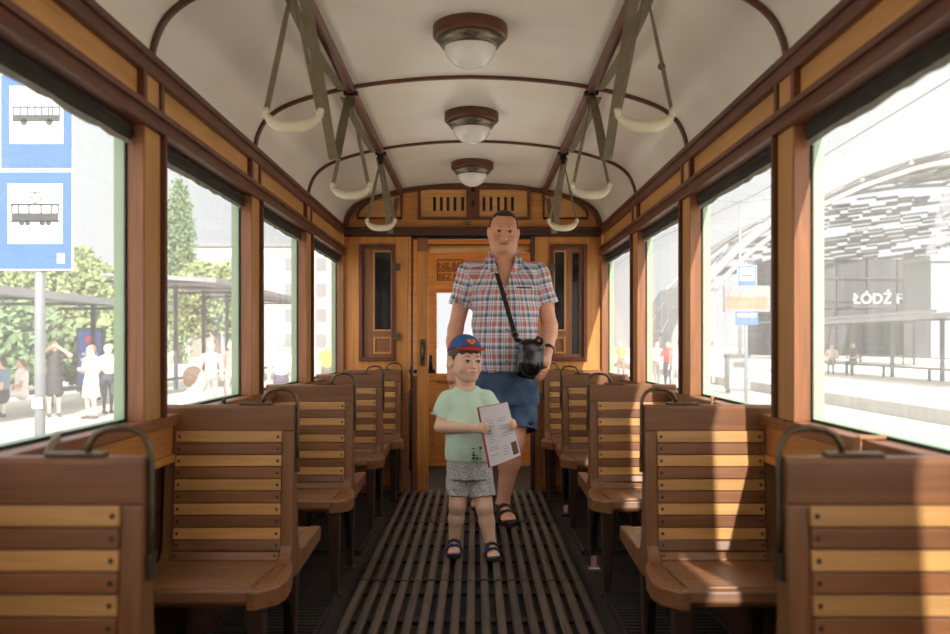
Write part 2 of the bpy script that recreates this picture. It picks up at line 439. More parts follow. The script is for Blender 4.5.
for i in range(40):
    for j in range(n - 1):
        a = i * n + j; fs.append((a, a + 1, a + n + 1, a + n)); fs.append((o2 + a, o2 + a + n, o2 + a + n + 1, o2 + a + 1))
ce.add(vs, fs, 0, True)
tag(ce.build('ceiling', M['ceil']), kind='structure')
# hoops and long rails under the ceiling
k = 0
for y in POST[1:]:
    k += 1; h = MB()
    pts = [(x * .995, y, z - .004) for x, z in prof]
    h.ribbon(pts, (0, 1, 0), .026, .016)
    tag(h.build('trim_%d' % k, M['redX'], bevel=.004), kind='structure')
for s in (-1, 1):
    k += 1; h = MB(); h.box(s * .490, s * .520, Y0, YE - .03, 2.100, 2.142)
    tag(h.build('trim_%d' % k, M['redY'], bevel=.004), kind='structure')

WIN = []
for s, side in ((-1, 'left'), (1, 'right')):
    root = tag(empty('wall_' + side), kind='structure')
    lo = MB()
    for i in range(7): lo.box(s * .95, s * .99, Y0, YE, .108 * i, .108 * i + .106)
    lo.build('lower_boards', M['darkY'], root, .003)
    ap = MB(); ap.box(s * .918, s * .951, Y0, YE - .01, .715, .80); ap.box(s * .908, s * .951, Y0, YE - .01, .69, .715)
    ap.build('apron_board', M['orangeY'], root, .003)
    for i in range(len(POST)):
        y0 = POST[i] + .071; y1 = POST[i + 1] - .076 if i < 5 else YE - .035
        sl = MB(); sl.box(s * .900, s * .9505, y0 - .147 if i == 0 else y0 - .075, y1 + .07 if i < 5 else y1 - .01, .803, .838)
        sl.build('sill_board', M['brownY'], root, .005)
    hd = MB()
    hd.box(s * .93, s * .985, Y0, YE, 1.668, 1.89)
    hd.box(s * .895, s * .95, Y0, YE - .01, 1.672, 1.725); hd.box(s * .882, s * .95, Y0, YE - .01, 1.706, 1.724)
    hd.box(s * .886, s * .95, Y0, YE - .01, 1.664, 1.680)
    hd.box(s * .897, s * .95, Y0, YE - .01, 1.815, 1.874); hd.box(s * .888, s * .95, Y0, YE - .01, 1.853, 1.875)
    for p in POST:
        for q in (-.072, .072): hd.box(s * .899, s * .95, p + q - .014, p + q + .014, 1.72, 1.82)
    hd.build('header_frame', M['redY'], root, .003)
    for i in range(len(POST)):
        y0 = POST[i] + .086; y1 = POST[i + 1] - .086 if i < 5 else YE - .02
        pn = MB(); pn.box(s * .919, s * .929, y0, y1, 1.725, 1.815)
        pn.build('header_panel', M['lightY'], root)
        ps = MB(); ps.box(s * .907, s * .929, POST[i] - .057, POST[i] + .057, 1.725, 1.815)
        ps.build('header_pilaster', M['lightZ'], root)
        p = POST[i]
        po = MB(); po.box(s * .9025, s * .955, p - .068, p + .058, .838, 1.664)
        po.build('post', M['lightZ'], root, .003)
        rv = MB(); rv.box(s * .9035, s * .951, p - .076, p - .0682, .838, 1.664)
        rv.build('post_reveal', M['brownZ'], root, .002)
        rv = MB(); rv.box(s * .887, s * .951, p + .0582, p + .076, .838, 1.664)
        rv.build('post_moulding', M['redZ'], root, .004)
    rv = MB(); rv.box(s * .9035, s * .951, YE - .045, YE - .03, .838, 1.664); rv.build('post_reveal', M['brownZ'], root, .002)
    # windows, each with its own frame, glass and rolled blind
    for i in range(len(POST)):
        y0 = POST[i] + .076; y1 = POST[i + 1] - .076 if i < 5 else YE - .045
        w = tag(empty('window_%d' % (len(WIN) + 1)), kind='structure'); WIN.append(w)
        fr = MB(); g = .0
        fr.box(s * .958, s * .986, y0 - .07, y0 + .004, .80, 1.70); fr.box(s * .958, s * .986, y1 - .004, y1 + .07, .80, 1.70)
        fr.box(s * .958, s * .986, y0 + .004, y1 - .004, .80, .846); fr.box(s * .958, s * .986, y0 + .004, y1 - .004, 1.645, 1.70)
        fr.build('outer_frame', M['green'], w)
        se = MB(); t = .007
        for a, bb, c, d in ((y0, y0 + t, .839, 1.655), (y1 - t, y1, .839, 1.655), (y0, y1, .839, .839 + t), (y0, y1, 1.648, 1.655)):
            se.box(s * .9515, s * .9575, a, bb, c, d)
        se.build('rubber_seal', M['seal'], w)
        pa = MB(); pa.box(s * .9535, s * .9555, y0 + t, y1 - t, .839 + t, 1.648)
        pa.build('pane', M['pane_left' if s < 0 else 'pane_right'], w)
        bl = MB(); bl.tube([(s * .9405, y0 + .001, 1.645), (s * .9405, y1 - .001, 1.645)], .009, 12)
        bl.box(s * .936, s * .9485, y0 + .001, y1 - .001, 1.622, 1.668)
        bd = bl.build('rolled_blind', M['blind'], w)
        he = MB(); rr = random.Random(i * 3 + s)
        K = 16; pts = [(s * (.9415 + .003 * rr.random()), y0 + .012 + (y1 - y0 - .024) * q / K, 1.611 + .008 * rr.random()) for q in range(K + 1)]
        he.ribbon(pts, (0, 0, 1), .018, .004); he.build('blind_hem', M['hem'], bd)

# far wall with its doorway
root = tag(empty('wall_back'), kind='structure')
def E(px): return (px - 475) * YE / FPX + CAMX
def EZ(py): return CAMZ + (HORIZON - py) * YE / FPX
yb = YE
ar = MB(); poly = [(x, z + .003) for x, z in prof if z > 1.83] 
poly = [(.905, 1.80)] + poly + [(-.905, 1.80)]
ar.prism(poly, 'y', yb, yb + .05); ar.build('arch_board', M['orangeX'], root)
am = MB()
am.ribbon([(x * .975, yb - .012, z - .018) for x, z in prof if z > 1.86], (0, 1, 0), .024, .03)
am.build('arch_moulding', M['redX'], root, .003)
be = MB(); be.box(-.90, .90, yb - .04, yb + .05, 1.805, 1.86); be.box(-.90, .90, yb - .05, yb + .05, 1.848, 1.864)
be.build('cross_beam', M['darkX'], root, .004)
def frame_rect(mb, x0, x1, z0, z1, t, y0, y1):
    mb.box(x0, x0 + t, y0, y1, z0, z1); mb.box(x1 - t, x1, y0, y1, z0, z1); mb.box(x0 + t, x1 - t, y0, y1, z0, z0 + t); mb.box(x0 + t, x1 - t, y0, y1, z1 - t, z1)
vt = MB(); xa, xb = E(418), E(530); zt, zb = EZ(187), EZ(220)
frame_rect(vt, xa, xb, zb, zt, .02, yb - .022, yb); vt.box(E(466.5), E(479.5), yb - .0225, yb, zb + .02, zt - .02)
vf = vt.build('vent_frame', M['redX'], root, .003)
for xs0, xs1, sl in ((xa + .02, E(466.5), (434.6, 441.4, 448, 455, 462.7)), (E(479.5), xb - .02, (484, 491, 498.5, 505.6, 512.4))):
    vp = MB(); sx = [E(q) for q in sl]; sw = .0105; z0, z1 = EZ(211), EZ(197)
    e = [xs0] + [v for q in sx for v in (q - sw, q + sw)] + [xs1]
    for i in range(0, len(e), 2): vp.box(e[i], e[i + 1], yb - .008, yb - .001, z0, z1)
    vp.box(xs0, xs1, yb - .008, yb - .001, z1, zt - .02); vp.box(xs0, xs1, yb - .008, yb - .001, zb + .02, z0)
    vp.build('vent_panel', M['lightX'], vf)
bk = MB(); bk.box(xa + .02, xb - .02, yb - .0008, yb - .0002, zb + .02, zt - .02); bk.build('vent_backing', M['seal'], vf)
lk = MB()
for z in (EZ(189.5), EZ(204)):
    lk.box(E(473) - .012, E(473) + .012, yb - .026, yb - .0225, z - .022, z + .022); lk.tube([(E(473), yb - .034, z), (E(473), yb - .024, z)], .009, 12)
lk.build('vent_lock', M['black_iron'], vf, .001)
hk = MB(); hk.box(E(463), E(471), yb - .03, yb - .001, EZ(224.5), EZ(222)); hk.build('small_bracket', M['steel'], root, .001)
for s in (-1, 1):                                        # quarter-round panels beside the vent
    lu = MB(); zl = EZ(218.5)
    ring = [(s * .50, yb - .012, zl)] + [(s * (.50 + .31 * math.sin(t)), yb - .012, zl + .165 * math.cos(t)) for t in [PI / 2 * q / 14 for q in range(15)]]
    lu.tube(ring, .011, 6, closed=True)
    lv = MB(); lv.prism([(p[0], p[2]) for p in ring], 'y', yb - .006, yb + .001); lv.build('lunette_panel', M['lightX'], root)
    lu.build('lunette_moulding', M['redX'], root)
# side panels of the far wall
for s in (-1, 1):
    xi = -.43 if s < 0 else .43
    xo = s * .905
    if s < 0: wx0, wx1 = E(359), E(395)
    else: wx0, wx1 = E(550), E(587)
    wz0, wz1 = EZ(361), EZ(244.5)
    xi = E(408.5) if s < 0 else E(535)
    pn = MB(); a, c = min(xi, xo), max(xi, xo)
    pn.box(a, wx0 + .01, yb, yb + .04, 0, 1.806); pn.box(wx1 - .01, c, yb, yb + .04, 0, 1.806)
    pn.box(wx0 + .01, wx1 - .01, yb, yb + .04, wz1 - .01, 1.806); pn.box(wx0 + .01, wx1 - .01, yb, yb + .04, 0, wz0 + .01)
    pnl = pn.build('side_panel', M['orangeZ'], root)
    st = MB()
    frame_rect(st, a, c, .005, .70, .05, yb - .012, yb); st.box(a + .05, c - .05, yb - .012, yb, .60, .65)
    st.build('panel_rail', M['brownX'], pnl, .003)
    fr = MB(); frame_rect(fr, wx0, wx1, wz0, wz1, .026, yb - .02, yb + .02); fr.build('door_window_frame', M['redZ'], pnl, .003)
    gx0, gx1 = (wx0 + .11, wx1 - .03) if s < 0 else (wx0 + .035, wx0 + .10)
    ib = MB(); ib.box(wx0 + .02, wx1 - .02, yb + .018, yb + .03, wz0 + .02, wz1 - .02); ib.build('reflection_board', M['brownZ'], pnl)  # solid board standing in for the wood reflected in the glass
    gl = MB(); gl.box(gx0, gx1, yb + .013, yb + .0175, wz0 + .22, wz1 - .05); gl.build('narrow_glass', M['pane_inner'], pnl)
    gf = MB(); frame_rect(gf, gx0 - .012, gx1 + .012, wz0 + .21, wz1 - .04, .012, yb + .006, yb + .018)
    frame_rect(gf, gx0 - .01, gx1 + .01, wz0 + .05, wz0 + .17, .014, yb + .006, yb + .018); gf.build('glass_bead', M['lightZ'], pnl, .002)
    if s > 0:
        g2 = MB(); g2.box(wx1 - .10, wx1 - .055, yb + .013, yb + .0175, wz0 + .05, wz1 - .06); g2.build('narrow_glass', M['pane_inner'], pnl)
    hg = MB(); hx = wx1 if s < 0 else wx0
    for z in (wz1 - .16, wz0 + .17): hg.box(hx - .012, hx + .035, yb - .026, yb - .02, z - .025, z + .025)
    hg.build('hinge', M['brass'], pnl, .002)
# sliding door standing open at the left of the doorway
dr = MB(); dr.box(E(417), E(428), yb + .005, yb + .045, 0.0, 1.79)
do = tag(dr.build('door_1', M['orangeZ'], None, .004), kind='structure')
dh = MB(); dx = E(422.5); dh.tube([(dx, yb + .004, EZ(361)), (dx, yb - .03, EZ(358)), (dx, yb - .03, EZ(345)), (dx, yb + .004, EZ(342))], .007, 8); dh.box(dx - .018, dx + .018, yb + .0, yb + .005, EZ(366), EZ(339)); dh.build('door_handle', M['brass'], do)
dp = MB(); dp.box(E(417), E(428), yb - .002, yb + .005, 1.70, 1.79); dp.build('corner_plate', M['brownZ'], do, .001)
jb = MB(); jb.box(E(411), E(413), yb - .015, yb + .05, 0, 1.806); jb.box(E(530.5), E(535), yb - .015, yb + .05, 0, 1.806); jb.build('door_jamb', M['darkZ'], root, .003)
lw = MB(); lw.box(E(411), E(417), yb + .01, yb + .04, 0, .82); lw.build('slot_board', M['brownZ'], root)
tr = MB(); tr.box(E(411), E(535), yb + .0, yb + .05, 1.785, 1.806); tr.box(E(428), E(535), yb + .02, yb + .05, 1.72, 1.75); tr.build('door_track', M['black_iron'], root)
ro = MB(); ro.tube([(E(428), yb + .03, EZ(248.5)), (E(532), yb + .03, EZ(248.5))], .028, 16); ro.build('round_rail', M['lightX'], root)

# driver's platform beyond the doorway
YV = 7.9
root = tag(empty('wall_far_end'), kind='structure')
def V_(px): return (px - 475) * YV / FPX + CAMX
def VZ(py): return CAMZ + (HORIZON - py) * YV / FPX
vw = MB(); wx0, wx1, wz0, wz1 = V_(435), .36, VZ(375), VZ(291)
vw.box(-.92, wx0, YV, YV + .05, 0, 2.1); vw.box(wx1, .92, YV, YV + .05, 0, 2.1); vw.box(wx0, wx1, YV, YV + .05, wz1, 2.1); vw.box(wx0, wx1, YV, YV + .05, 0, wz0)
vw.build('bulkhead', M['orangeX'], root)
fr = MB(); frame_rect(fr, wx0 - .0, wx1, wz0, wz1, .015, YV - .015, YV + .03); fr.box(wx0, wx1, YV - .03, YV, wz0 - .05, wz0); fr.build('window_casing', M['orangeX'], root, .003)
gl = MB(); gl.box(wx0 + .015, wx1 - .015, YV + .02, YV + .024, wz0 + .015, wz1 - .015); gl.build('far_pane', M['pane_left'], root)
vc = MB(); vc.box(-.92, .92, yb + .05, YV + .05, 2.1, 2.14); vc.build('platform_roof', M['orangeX'], root)
for s in (-1, 1):
    sd = MB(); sd.box(s * .92, s * .96, yb + .05, YV + .05, 0, .85); sd.box(s * .92, s * .96, yb + .05, YV + .05, 1.75, 2.12); sd.box(s * .92, s * .96, yb + .05, yb + .16, .85, 1.75); sd.box(s * .92, s * .96, YV - .1, YV + .05, .85, 1.75)
    sd.build('platform_side', M['orangeY'], root)
text_mesh('lettering', 'NIE ROZMA', .066, M['dark' + 'X'], root, Matrix.Translation((V_(438), YV - .002, VZ(268))) @ Matrix.Rotation(PI / 2, 4, 'X'), .001)
text_mesh('lettering', 'BEZ MO', .066, M['dark' + 'X'], root, Matrix.Translation((V_(438), YV - .002, VZ(279))) @ Matrix.Rotation(PI / 2, 4, 'X'), .001)
lf = MB()
for z0, z1 in ((VZ(269.5), VZ(259.5)), (VZ(280.5), VZ(270.8))): frame_rect(lf, V_(437), V_(463), z0, z1, .006, YV - .004, YV)
lf.build('lettering_border', M['darkX'], root)
co = MB(); cx, cy = V_(419), 7.7
co.lathe([(0, 0), (.09, 0), (.1, .02), (.1, .60), (.06, .66), (.0, .66)], (cx - .05, cy, .0), 20); co.tube([(cx - .05, cy, .66), (cx - .05, cy, .86)], .012, 8)
co.box(cx - .13, cx + .15, cy - .03, cy + .03, .80, .83); co.tube([(cx + .11, cy, .83), (cx + .11, cy, .95)], [.02, .012], 10)
c = co.build('driving_controller', M['black_iron'])
tag(c, 'black metal driving controller with an upright lever beyond the doorway', 'controller')
# wall behind the camera, its doorway shut by an added door
root = tag(empty('wall_front'), kind='structure')
bw = MB(); bw.box(-.98, -.42, Y0 - .05, Y0, 0, 1.9); bw.box(.42, .98, Y0 - .05, Y0, 0, 1.9)
bw.prism([(.94, 1.85)] + [(x, z + .02) for x, z in prof] + [(-.94, 1.85)], 'y', Y0 - .05, Y0)
bw.build('front_boards', M['brownZ'], root)
d2 = MB(); d2.box(-.42, .42, Y0 - .045, Y0 - .01, 0, 1.0); frame_rect(d2, -.42, .42, 1.0, 1.86, .09, Y0 - .045, Y0 - .01); d2 = tag(d2.build('added_door', M['brownZ'], None, .004), kind='structure')  # unseen door, added to cut the light reaching the near benches
d3 = MB(); d3.box(-.33, .33, Y0 - .03, Y0 - .026, 1.09, 1.77); d3.build('door_pane', M['pane_left'], d2)

# floor mats
def seg_y(): return ((.9, 2.62), (2.63, 3.98), (3.99, 5.27), (5.28, 6.44))
for gi, (ya, yc) in enumerate(seg_y()):
    t = MB(); c = MB()
    for i in range(17):
        x = -.464 + .058 * i; e = rng.uniform(-.012, .012); w = .0165
        ya_, yc_ = ya + abs(e), yc - abs(e)
        hh = .034 + rng.uniform(-.003, .003)
        pl = [(x - w, .008), (x - w, hh - .007), (x - w * .55, hh), (x + w * .55, hh), (x + w, hh - .007), (x + w, .008)]
        t.prism(pl, 'y', ya_, yc_)
    for i in range(4):
        y = ya + .1 + (yc - ya - .2) * i / 3; c.box(-.485, .485, y - .03, y + .03, .001, .012)
    r = tag(empty('duckboard', (0, ya, 0)), ['slatted grey timber walkway mat nearest the lens, running out of the frame', 'slatted grey timber walkway mat the boy stands in front of, second from the lens',
         "slatted grey timber walkway mat under the boy and the man's front foot", 'slatted grey timber walkway mat ending at the doorway'][gi], 'floor mat', 'timber walkway mats along the aisle')
    a = t.build('slats', M['duck'], r, .003); bq = c.build('cross_battens', M['floor'], r)
    for q in (a, bq): q.location = (0, -ya, 0)
for s in (-1, 1):
    for gi, yc in enumerate((2.22, 3.54, 4.92)):
        t = MB()
        for i in range(16): t.box(s * .56, s * .93, yc - .30 + .04 * i, yc - .30 + .04 * i + .018, .006, .02)
        t.box(s * .55, s * .565, yc - .32, yc + .32, .001, .02); t.box(s * .925, s * .94, yc - .32, yc + .32, .001, .02); t.box(s * .56, s * .93, yc - .32, yc + .32, .0005, .005)
        o = t.build('floor_grating', M['grate'])
        tag(o, 'dark slatted floor grating on the %s side, %s' % ('left' if s < 0 else 'right', ['before the second bench from the lens', 'between the second and third benches', 'between the third and fourth benches'][gi]), 'grating', 'floor gratings between the benches')

# ---------------------------------------------------------------- benches
A = .543; BW = .40
def bench_parts(s, kind):
    """one bench, modelled about the foot of its backrest; the aisle is at lx = 0"""
    full = kind == 'double'
    root = empty('slatted_bench' if full else 'end_bench')
    X = lambda lx: s * lx
    fl = -.445 if full else -.375
    C = (-.115, .455); R = .065
    def path(u):
        """point, angle along the front of back and seat; u is the way down from the rail"""
        if u < .33: t = u / .33; return (-.02 - .03 * t, .785 - .33 * t), math.atan2(-.33, -.03)
        u -= .33
        if u < R * PI / 2: a = u / R; return (C[0] + R * math.cos(a), C[1] - R * math.sin(a)), -PI / 2 - a
        u -= R * PI / 2
        return (C[0] - u, C[1] - R + .012 * u / .3), PI
    # slats
    bk = MB(); se = MB(); sc = MB(); u = .018; i = 0
    Lt = .33 + R * PI / 2 + (C[0] - fl) - .02
    while u < Lt - .012:
        (py, pz), a = path(u); d = (math.cos(a), math.sin(a)); nrm = (d[1], -d[0])
        # normal towards the sitter
        if nrm[0] > 0 and nrm[1] <= 0: nrm = (-nrm[0], -nrm[1])
        if a == PI: nrm = (0, 1)
        hw = .0170 if i < 9 else .0158
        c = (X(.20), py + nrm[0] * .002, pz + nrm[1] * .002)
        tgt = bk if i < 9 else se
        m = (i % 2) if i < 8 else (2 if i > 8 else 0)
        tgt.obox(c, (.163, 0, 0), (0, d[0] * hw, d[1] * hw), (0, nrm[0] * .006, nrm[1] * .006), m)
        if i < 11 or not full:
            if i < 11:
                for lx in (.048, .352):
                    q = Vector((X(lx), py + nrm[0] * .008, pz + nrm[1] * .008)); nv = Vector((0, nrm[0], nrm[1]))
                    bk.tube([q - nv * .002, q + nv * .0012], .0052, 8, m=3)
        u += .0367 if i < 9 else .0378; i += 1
    if full:
        j = 0; z = .765
        while z > .47:
            bk.obox((X(.20), .024 + (.785 - z) * .07, z), (.163, 0, 0), (0, .0012, -.0165), (0, .006, 0), j % 2); z -= .0367; j += 1
        se2 = MB(); y = .08
        while y < .44: se2.box(X(.037), X(.363), y, y + .034, .374, .3905); y += .036
        se2.build('rear_seat', M['slat_mid'], root, .003)
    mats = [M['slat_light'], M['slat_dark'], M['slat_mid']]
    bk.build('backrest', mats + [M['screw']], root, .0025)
    nose = MB(); 
    nose.prism([(fl, .372), (fl + .006, .399), (fl + .02, .405), (fl + .05, .404), (fl + .05, .36), (fl + .012, .357)], 'x', X(.02), X(.385))
    nose.build('seat_front_rail', M['rail_w'], root, .004)
    se.build('seat', mats, root, .004)
    tr = MB(); tr.prism([(-.021, .785), (-.019, .855), (-.012, .865), (.012, .865), (.019, .855), (.021, .785)], 'x', X(0), X(.40))
    tr.build('top_rail', M['rail_w'], root, .003)
    # side frames
    fr = [path(t)[0] for t in [0, .1, .2, .33] + [.33 + R * PI / 2 * q / 5 for q in range(1, 6)]]
    if full: back = [(.475, .343), (.485, .388), (.47, .394), (.12, .392), (.075, .405), (.053, .44), (.046, .48), (.02, .785)]
    else: back = [(.03, .335), (.03, .44), (.022, .785)]
    poly = fr + [(fl + .05, .40), (fl + .02, .355), (-.12, .335), (.1, .325) if full else (-.05, .335)] + back
    for lx0, lx1 in ((0, .04), (.36, .40)):
        sf = MB(); sf.prism(poly, 'x', X(lx0), X(lx1)); sf.build('side_frame', M['frame_w'], root, .005)
    ed = MB(); ed.prism([(X(0.0), -.075), (X(-.022), -.15), (X(-.036), -.24), (X(-.04), -.33 if full else -.28), (X(-.03), fl + .06), (X(.02), fl), (X(.045), fl), (X(.045), fl + .04), (X(.0), fl + .12)], 'z', .348, .4015)
    ed.build('seat_edge', M['rail_w'], root, .006)
    for lx in ((.0, .34) if full else (.0, .34)):
        for y in ((-.40, .06) if full else (-.30, -.01)):
            lg = MB(); xa, xb = lx + .002, lx + .05; w0, w1 = .034, .02
            vs = [(X(xa + .01), y - w1, .0), (X(xb - .01), y - w1, .0), (X(xb - .01), y + w1, .0), (X(xa + .01), y + w1, .0),
                  (X(xa), y - w0, .345), (X(xb), y - w0, .345), (X(xb), y + w0, .345), (X(xa), y + w0, .345)]
            lg.add(vs, [(3, 2, 1, 0), (4, 5, 6, 7), (0, 1, 5, 4), (1, 2, 6, 5), (2, 3, 7, 6), (3, 0, 4, 7)])
            lg.box(X(xa - .004), X(xb + .004), y - .03, y + .03, 0, .012)
            lg.build('leg', M['leg_w'], root, .003)
    br = MB(); ya, yc = (-.37, .03) if full else (-.27, -.03)
    pts = [(X(.026), ya, .10)] + [(X(.026), ya + (yc - ya) * (.5 - .5 * math.cos(PI * q / 10)), .14 + .19 * math.sin(PI * q / 10)) for q in range(11)] + [(X(.026), yc, .10)]
    br.ribbon(pts, (1, 0, 0), .022, .006); br.build('iron_brace', M['black_iron'], root)
    # grab handle on the aisle corner
    if True:
        h = MB()
        pts = [(X(-.007), 0, .66), (X(-.007), 0, .75), (X(-.007), 0, .862), (X(-.004), 0, .885), (X(.006), 0, .902), (X(.02), 0, .911), (X(.045), 0, .914), (X(.07), 0, .911), (X(.088), 0, .902), (X(.098), 0, .886), (X(.102), 0, .866)]
        h.tube(pts, .0058, 10); h.box(X(-.012), X(.0), -.012, .012, .655, .70)
        hb = h.build('grab_handle', M['brass'], root)
        f = MB(); f.box(X(.07), X(.17), -.014, .014, .8655, .872); f.build('handle_flange', M['brass'], hb, .001)
    return root
YB = [1.578, 2.88, 4.26, 5.59]
PL = ['frontmost bench', 'second bench from the lens', 'third bench from the lens', 'fourth bench from the lens']
for s, side in ((-1, 'left'), (1, 'right')):
    proto = bench_parts(s, 'double')
    for i, y in enumerate(YB):
        o = proto if i == 0 else copy_tree(proto)
        o.location = (s * A, y, 0)
        extra = ''
        if s > 0: extra = [", cut off by the photo's corner", ', crossed by a patch of sun', ', between the sunlit bench and the last one', ', farthest, beside the man'][i]
        else: extra = [", cut off by the photo's corner", ', in full view and all in shade', ', behind the shaded second bench', ', farthest, near the end wall'][i]
        tag(o, '%s on the %s%s' % (PL[i].replace(' from the lens', '').replace('bench','slatted wooden bench'), side, extra), 'bench', 'slatted benches along both windows')
    e = bench_parts(s, 'end'); e.location = (s * .50, 6.463, 0)
    tag(e, 'narrow slatted bench backed against the far wall, %s of the doorway' % side, 'bench', 'benches against the far wall')

# ---------------------------------------------------------------- lamps, straps, belts
for i, y in enumerate((3.265, 4.505, 5.745)):
    r = tag(empty('ceiling_lamp', (0, y, 2.178)), ['round dome ceiling lamp, nearest and largest of the three', 'round dome ceiling lamp, middle one of the three', 'round dome ceiling lamp, farthest, just before the arched wall'][i], 'lamp', 'dome lamps along the ceiling')
    m = MB(); m.lathe([(0, .004), (.126, .004), (.132, -.006), (.132, -.040), (.126, -.047), (.09, -.047)], (0, 0, 0), 40); m.build('wooden_rose', M['redX'], r)
    m = MB(); m.lathe([(.117, -.047), (.117, -.054), (.110, -.064), (.104, -.068), (.104, -.074), (.096, -.08), (.088, -.08)], (0, 0, 0), 40)
    m.box(-.012, .012, -.122, -.108, -.072, -.05); m.build('metal_collar', M['steel'], r)
    m = MB(); m.lathe([(.092, -.074)] + [(.092 * math.cos(a), -.074 - .078 * math.sin(a)) for a in [PI / 2 * q / 10 for q in range(1, 10)]] + [(.002, -.152)], (0, 0, 0), 40); m.build('glass_dome', M['dome'], r)
def grab(s, y, label, zb, twist):
    x = s * .505
    r = tag(empty('hanging_strap', (x, y, 2.10)), label, 'hanging strap', 'hanging straps under the ceiling rails')
    m = MB(); m.box(-.017, .017, -.02, .02, -.035, 0.0); m.tube([(0, -.022, -.045), (0, .022, -.045)], .012, 10); m.box(-.03, .03, -.016, .016, -.002, .012)
    m.build('rail_bracket', M['black_iron'], r, .002)
    dz = zb - 2.10; h = .074
    for q in (-1, 1):
        m = MB(); K = 8
        pts = [(q * (.006 + (h - .006) * t), 0, -.05 + (dz + .028 + .05) * t) for t in [i / K for i in range(K + 1)]]
        m.ribbon(pts, [(.25 + .6 * math.sin(t * 2.2), 1, 0) for t in [i / K for i in range(K + 1)]], .019, .0035); st = m.build('strap', M['belt'], r)
        if s > 0 and q > 0 and y < 3:
            kn = MB(); kn.tube([(h * .62 + .008 * math.cos(a), .002, dz * .62 + .008 * math.sin(a)) for a in [2 * PI * i / 10 for i in range(11)]], .003, 6); kn.build('strap_buckle', M['black_iron'], st)
    m = MB(); pts = []; K = 12
    for i in range(K + 1):
        t = -1 + 2 * i / K; pts.append((t * .076, 0, dz - .018 + .03 * abs(t) ** 3.0))
    rr = [.0085 + .009 * (1 - abs(-1 + 2 * i / K) ** 4) for i in range(K + 1)]; rr[0] = rr[-1] = .009
    m.tube(pts, rr, 12); m.tube([(-.076, 0, dz + .010), (-.079, 0, dz + .034)], .0105, 10); m.tube([(.076, 0, dz + .010), (.079, 0, dz + .034)], .0105, 10)
    m.build('curved_grip', M['grip'], r)
    r.rotation_euler = (0, 0, twist)
for s, side in ((-1, 'left'), (1, 'right')):
    for i, y in enumerate((2.645, 3.885, 5.125)):
        grab(s, y, 'white curved grip on two leather straps, %s on the %s rail' % (['nearest', 'middle one', 'farthest'][i], side), 1.695 if i < 2 else 1.71, .06 * s * (i - 1))
def belt(name_label, pts, s):
    m = MB(); P = []
    for i in range(len(pts) - 1):
        p0, p1, p2, p3 = [Vector(pts[min(max(i + j, 0), len(pts) - 1)]) for j in (-1, 0, 1, 2)]
        for k in range(6):
            t = k / 6; P.append(.5 * (2 * p1 + (p2 - p0) * t + (2 * p0 - 5 * p1 + 4 * p2 - p3) * t * t + (3 * p1 - p0 - 3 * p2 + p3) * t ** 3))
    P.append(Vector(pts[-1])); m.ribbon(P, (1, .0, 0), .034, .004)
    o = m.build('leather_belt', M['belt']); tag(o, name_label, 'belt', 'signal belts along the ceiling rails')
for s, side in ((-1, 'left'), (1, 'right')):
    x = s * .500
    belt('slack olive leather belt drooping from the %s ceiling rail before the first hoop' % side, [(x, 2.74, 2.097), (x, 2.84, 2.085), (x, 2.98, 2.0), (x, 3.2, 1.85), (x, 3.345, 1.745), (x, 3.40, 1.732), (x, 3.46, 1.76), (x, 3.58, 1.88), (x, 3.72, 2.0), (x, 3.83, 2.08)], s)
    belt('olive leather belt stretched flat below the %s ceiling rail, before the first hoop' % side, [(x + s * .04, 2.68, 2.108), (x + s * .038, 2.95, 2.075), (x + s * .036, 3.3, 2.070), (x + s * .036, 3.84, 2.110)], s)
    belt('olive leather belt stretched flat below the %s ceiling rail, between the two hoops' % side, [(x + s * .040, 3.93, 2.10), (x + s * .040, 4.5, 2.085), (x + s * .040, 5.08, 2.104)], s)
    belt('olive leather belt drooping from the %s ceiling rail at the far wall' % side, [(x + s * .02, 5.17, 2.09), (x + s * .02, 5.45, 1.99), (x + s * .02, 5.68, 1.84), (x + s * .02, 5.80, 1.765), (x + s * .02, 5.87, 1.752), (x + s * .02, 5.93, 1.78), (x + s * .02, 6.15, 1.92), (x + s * .02, 6.38, 2.05)], s)
# leather pulls hanging over the window sills
m = MB(); m.ribbon([(.952, 2.10, .845), (.93, 2.11, .8425), (.90, 2.12, .8425), (.8955, 2.122, .835), (.894, 2.125, .80), (.897, 2.13, .755)], (0, 1, .0), .045, .004)
tag(m.build('window_pull', M['sill_strap']), 'tan leather window pull lying over the right sill above the frontmost bench', 'strap')
m = MB(); m.ribbon([(-.945, 2.12, .845), (-.93, 2.10, .848), (-.90, 2.04, .860), (-.875, 1.97, .862), (-.86, 1.91, .845), (-.86, 1.87, .80), (-.868, 1.86, .76)], (.4, 1, .0), .014, .004)
tag(m.build('window_pull', M['grey_strap']), 'grey leather window pull lying over the left sill above the frontmost bench', 'strap')
for s, y, side, lab in ((-1, 3.46, 'left', 'second'), (1, 3.52, 'right', 'second')):
    m = MB(); m.ribbon([(s * .945, y + .06, .842), (s * .925, y, .85), (s * .90, y - .09, .857), (s * .887, y - .13, .845), (s * .879, y - .14, .80), (s * .882, y - .14, .76)], (.2, 1, .0), .016, .003)
    tag(m.build('window_pull', M['seal'] if s < 0 else M['sill_strap']), ('thin black cord lying over the left sill behind the second bench' if s < 0 else 'narrow tan pull lying over the right sill behind the sunlit bench'), 'strap')
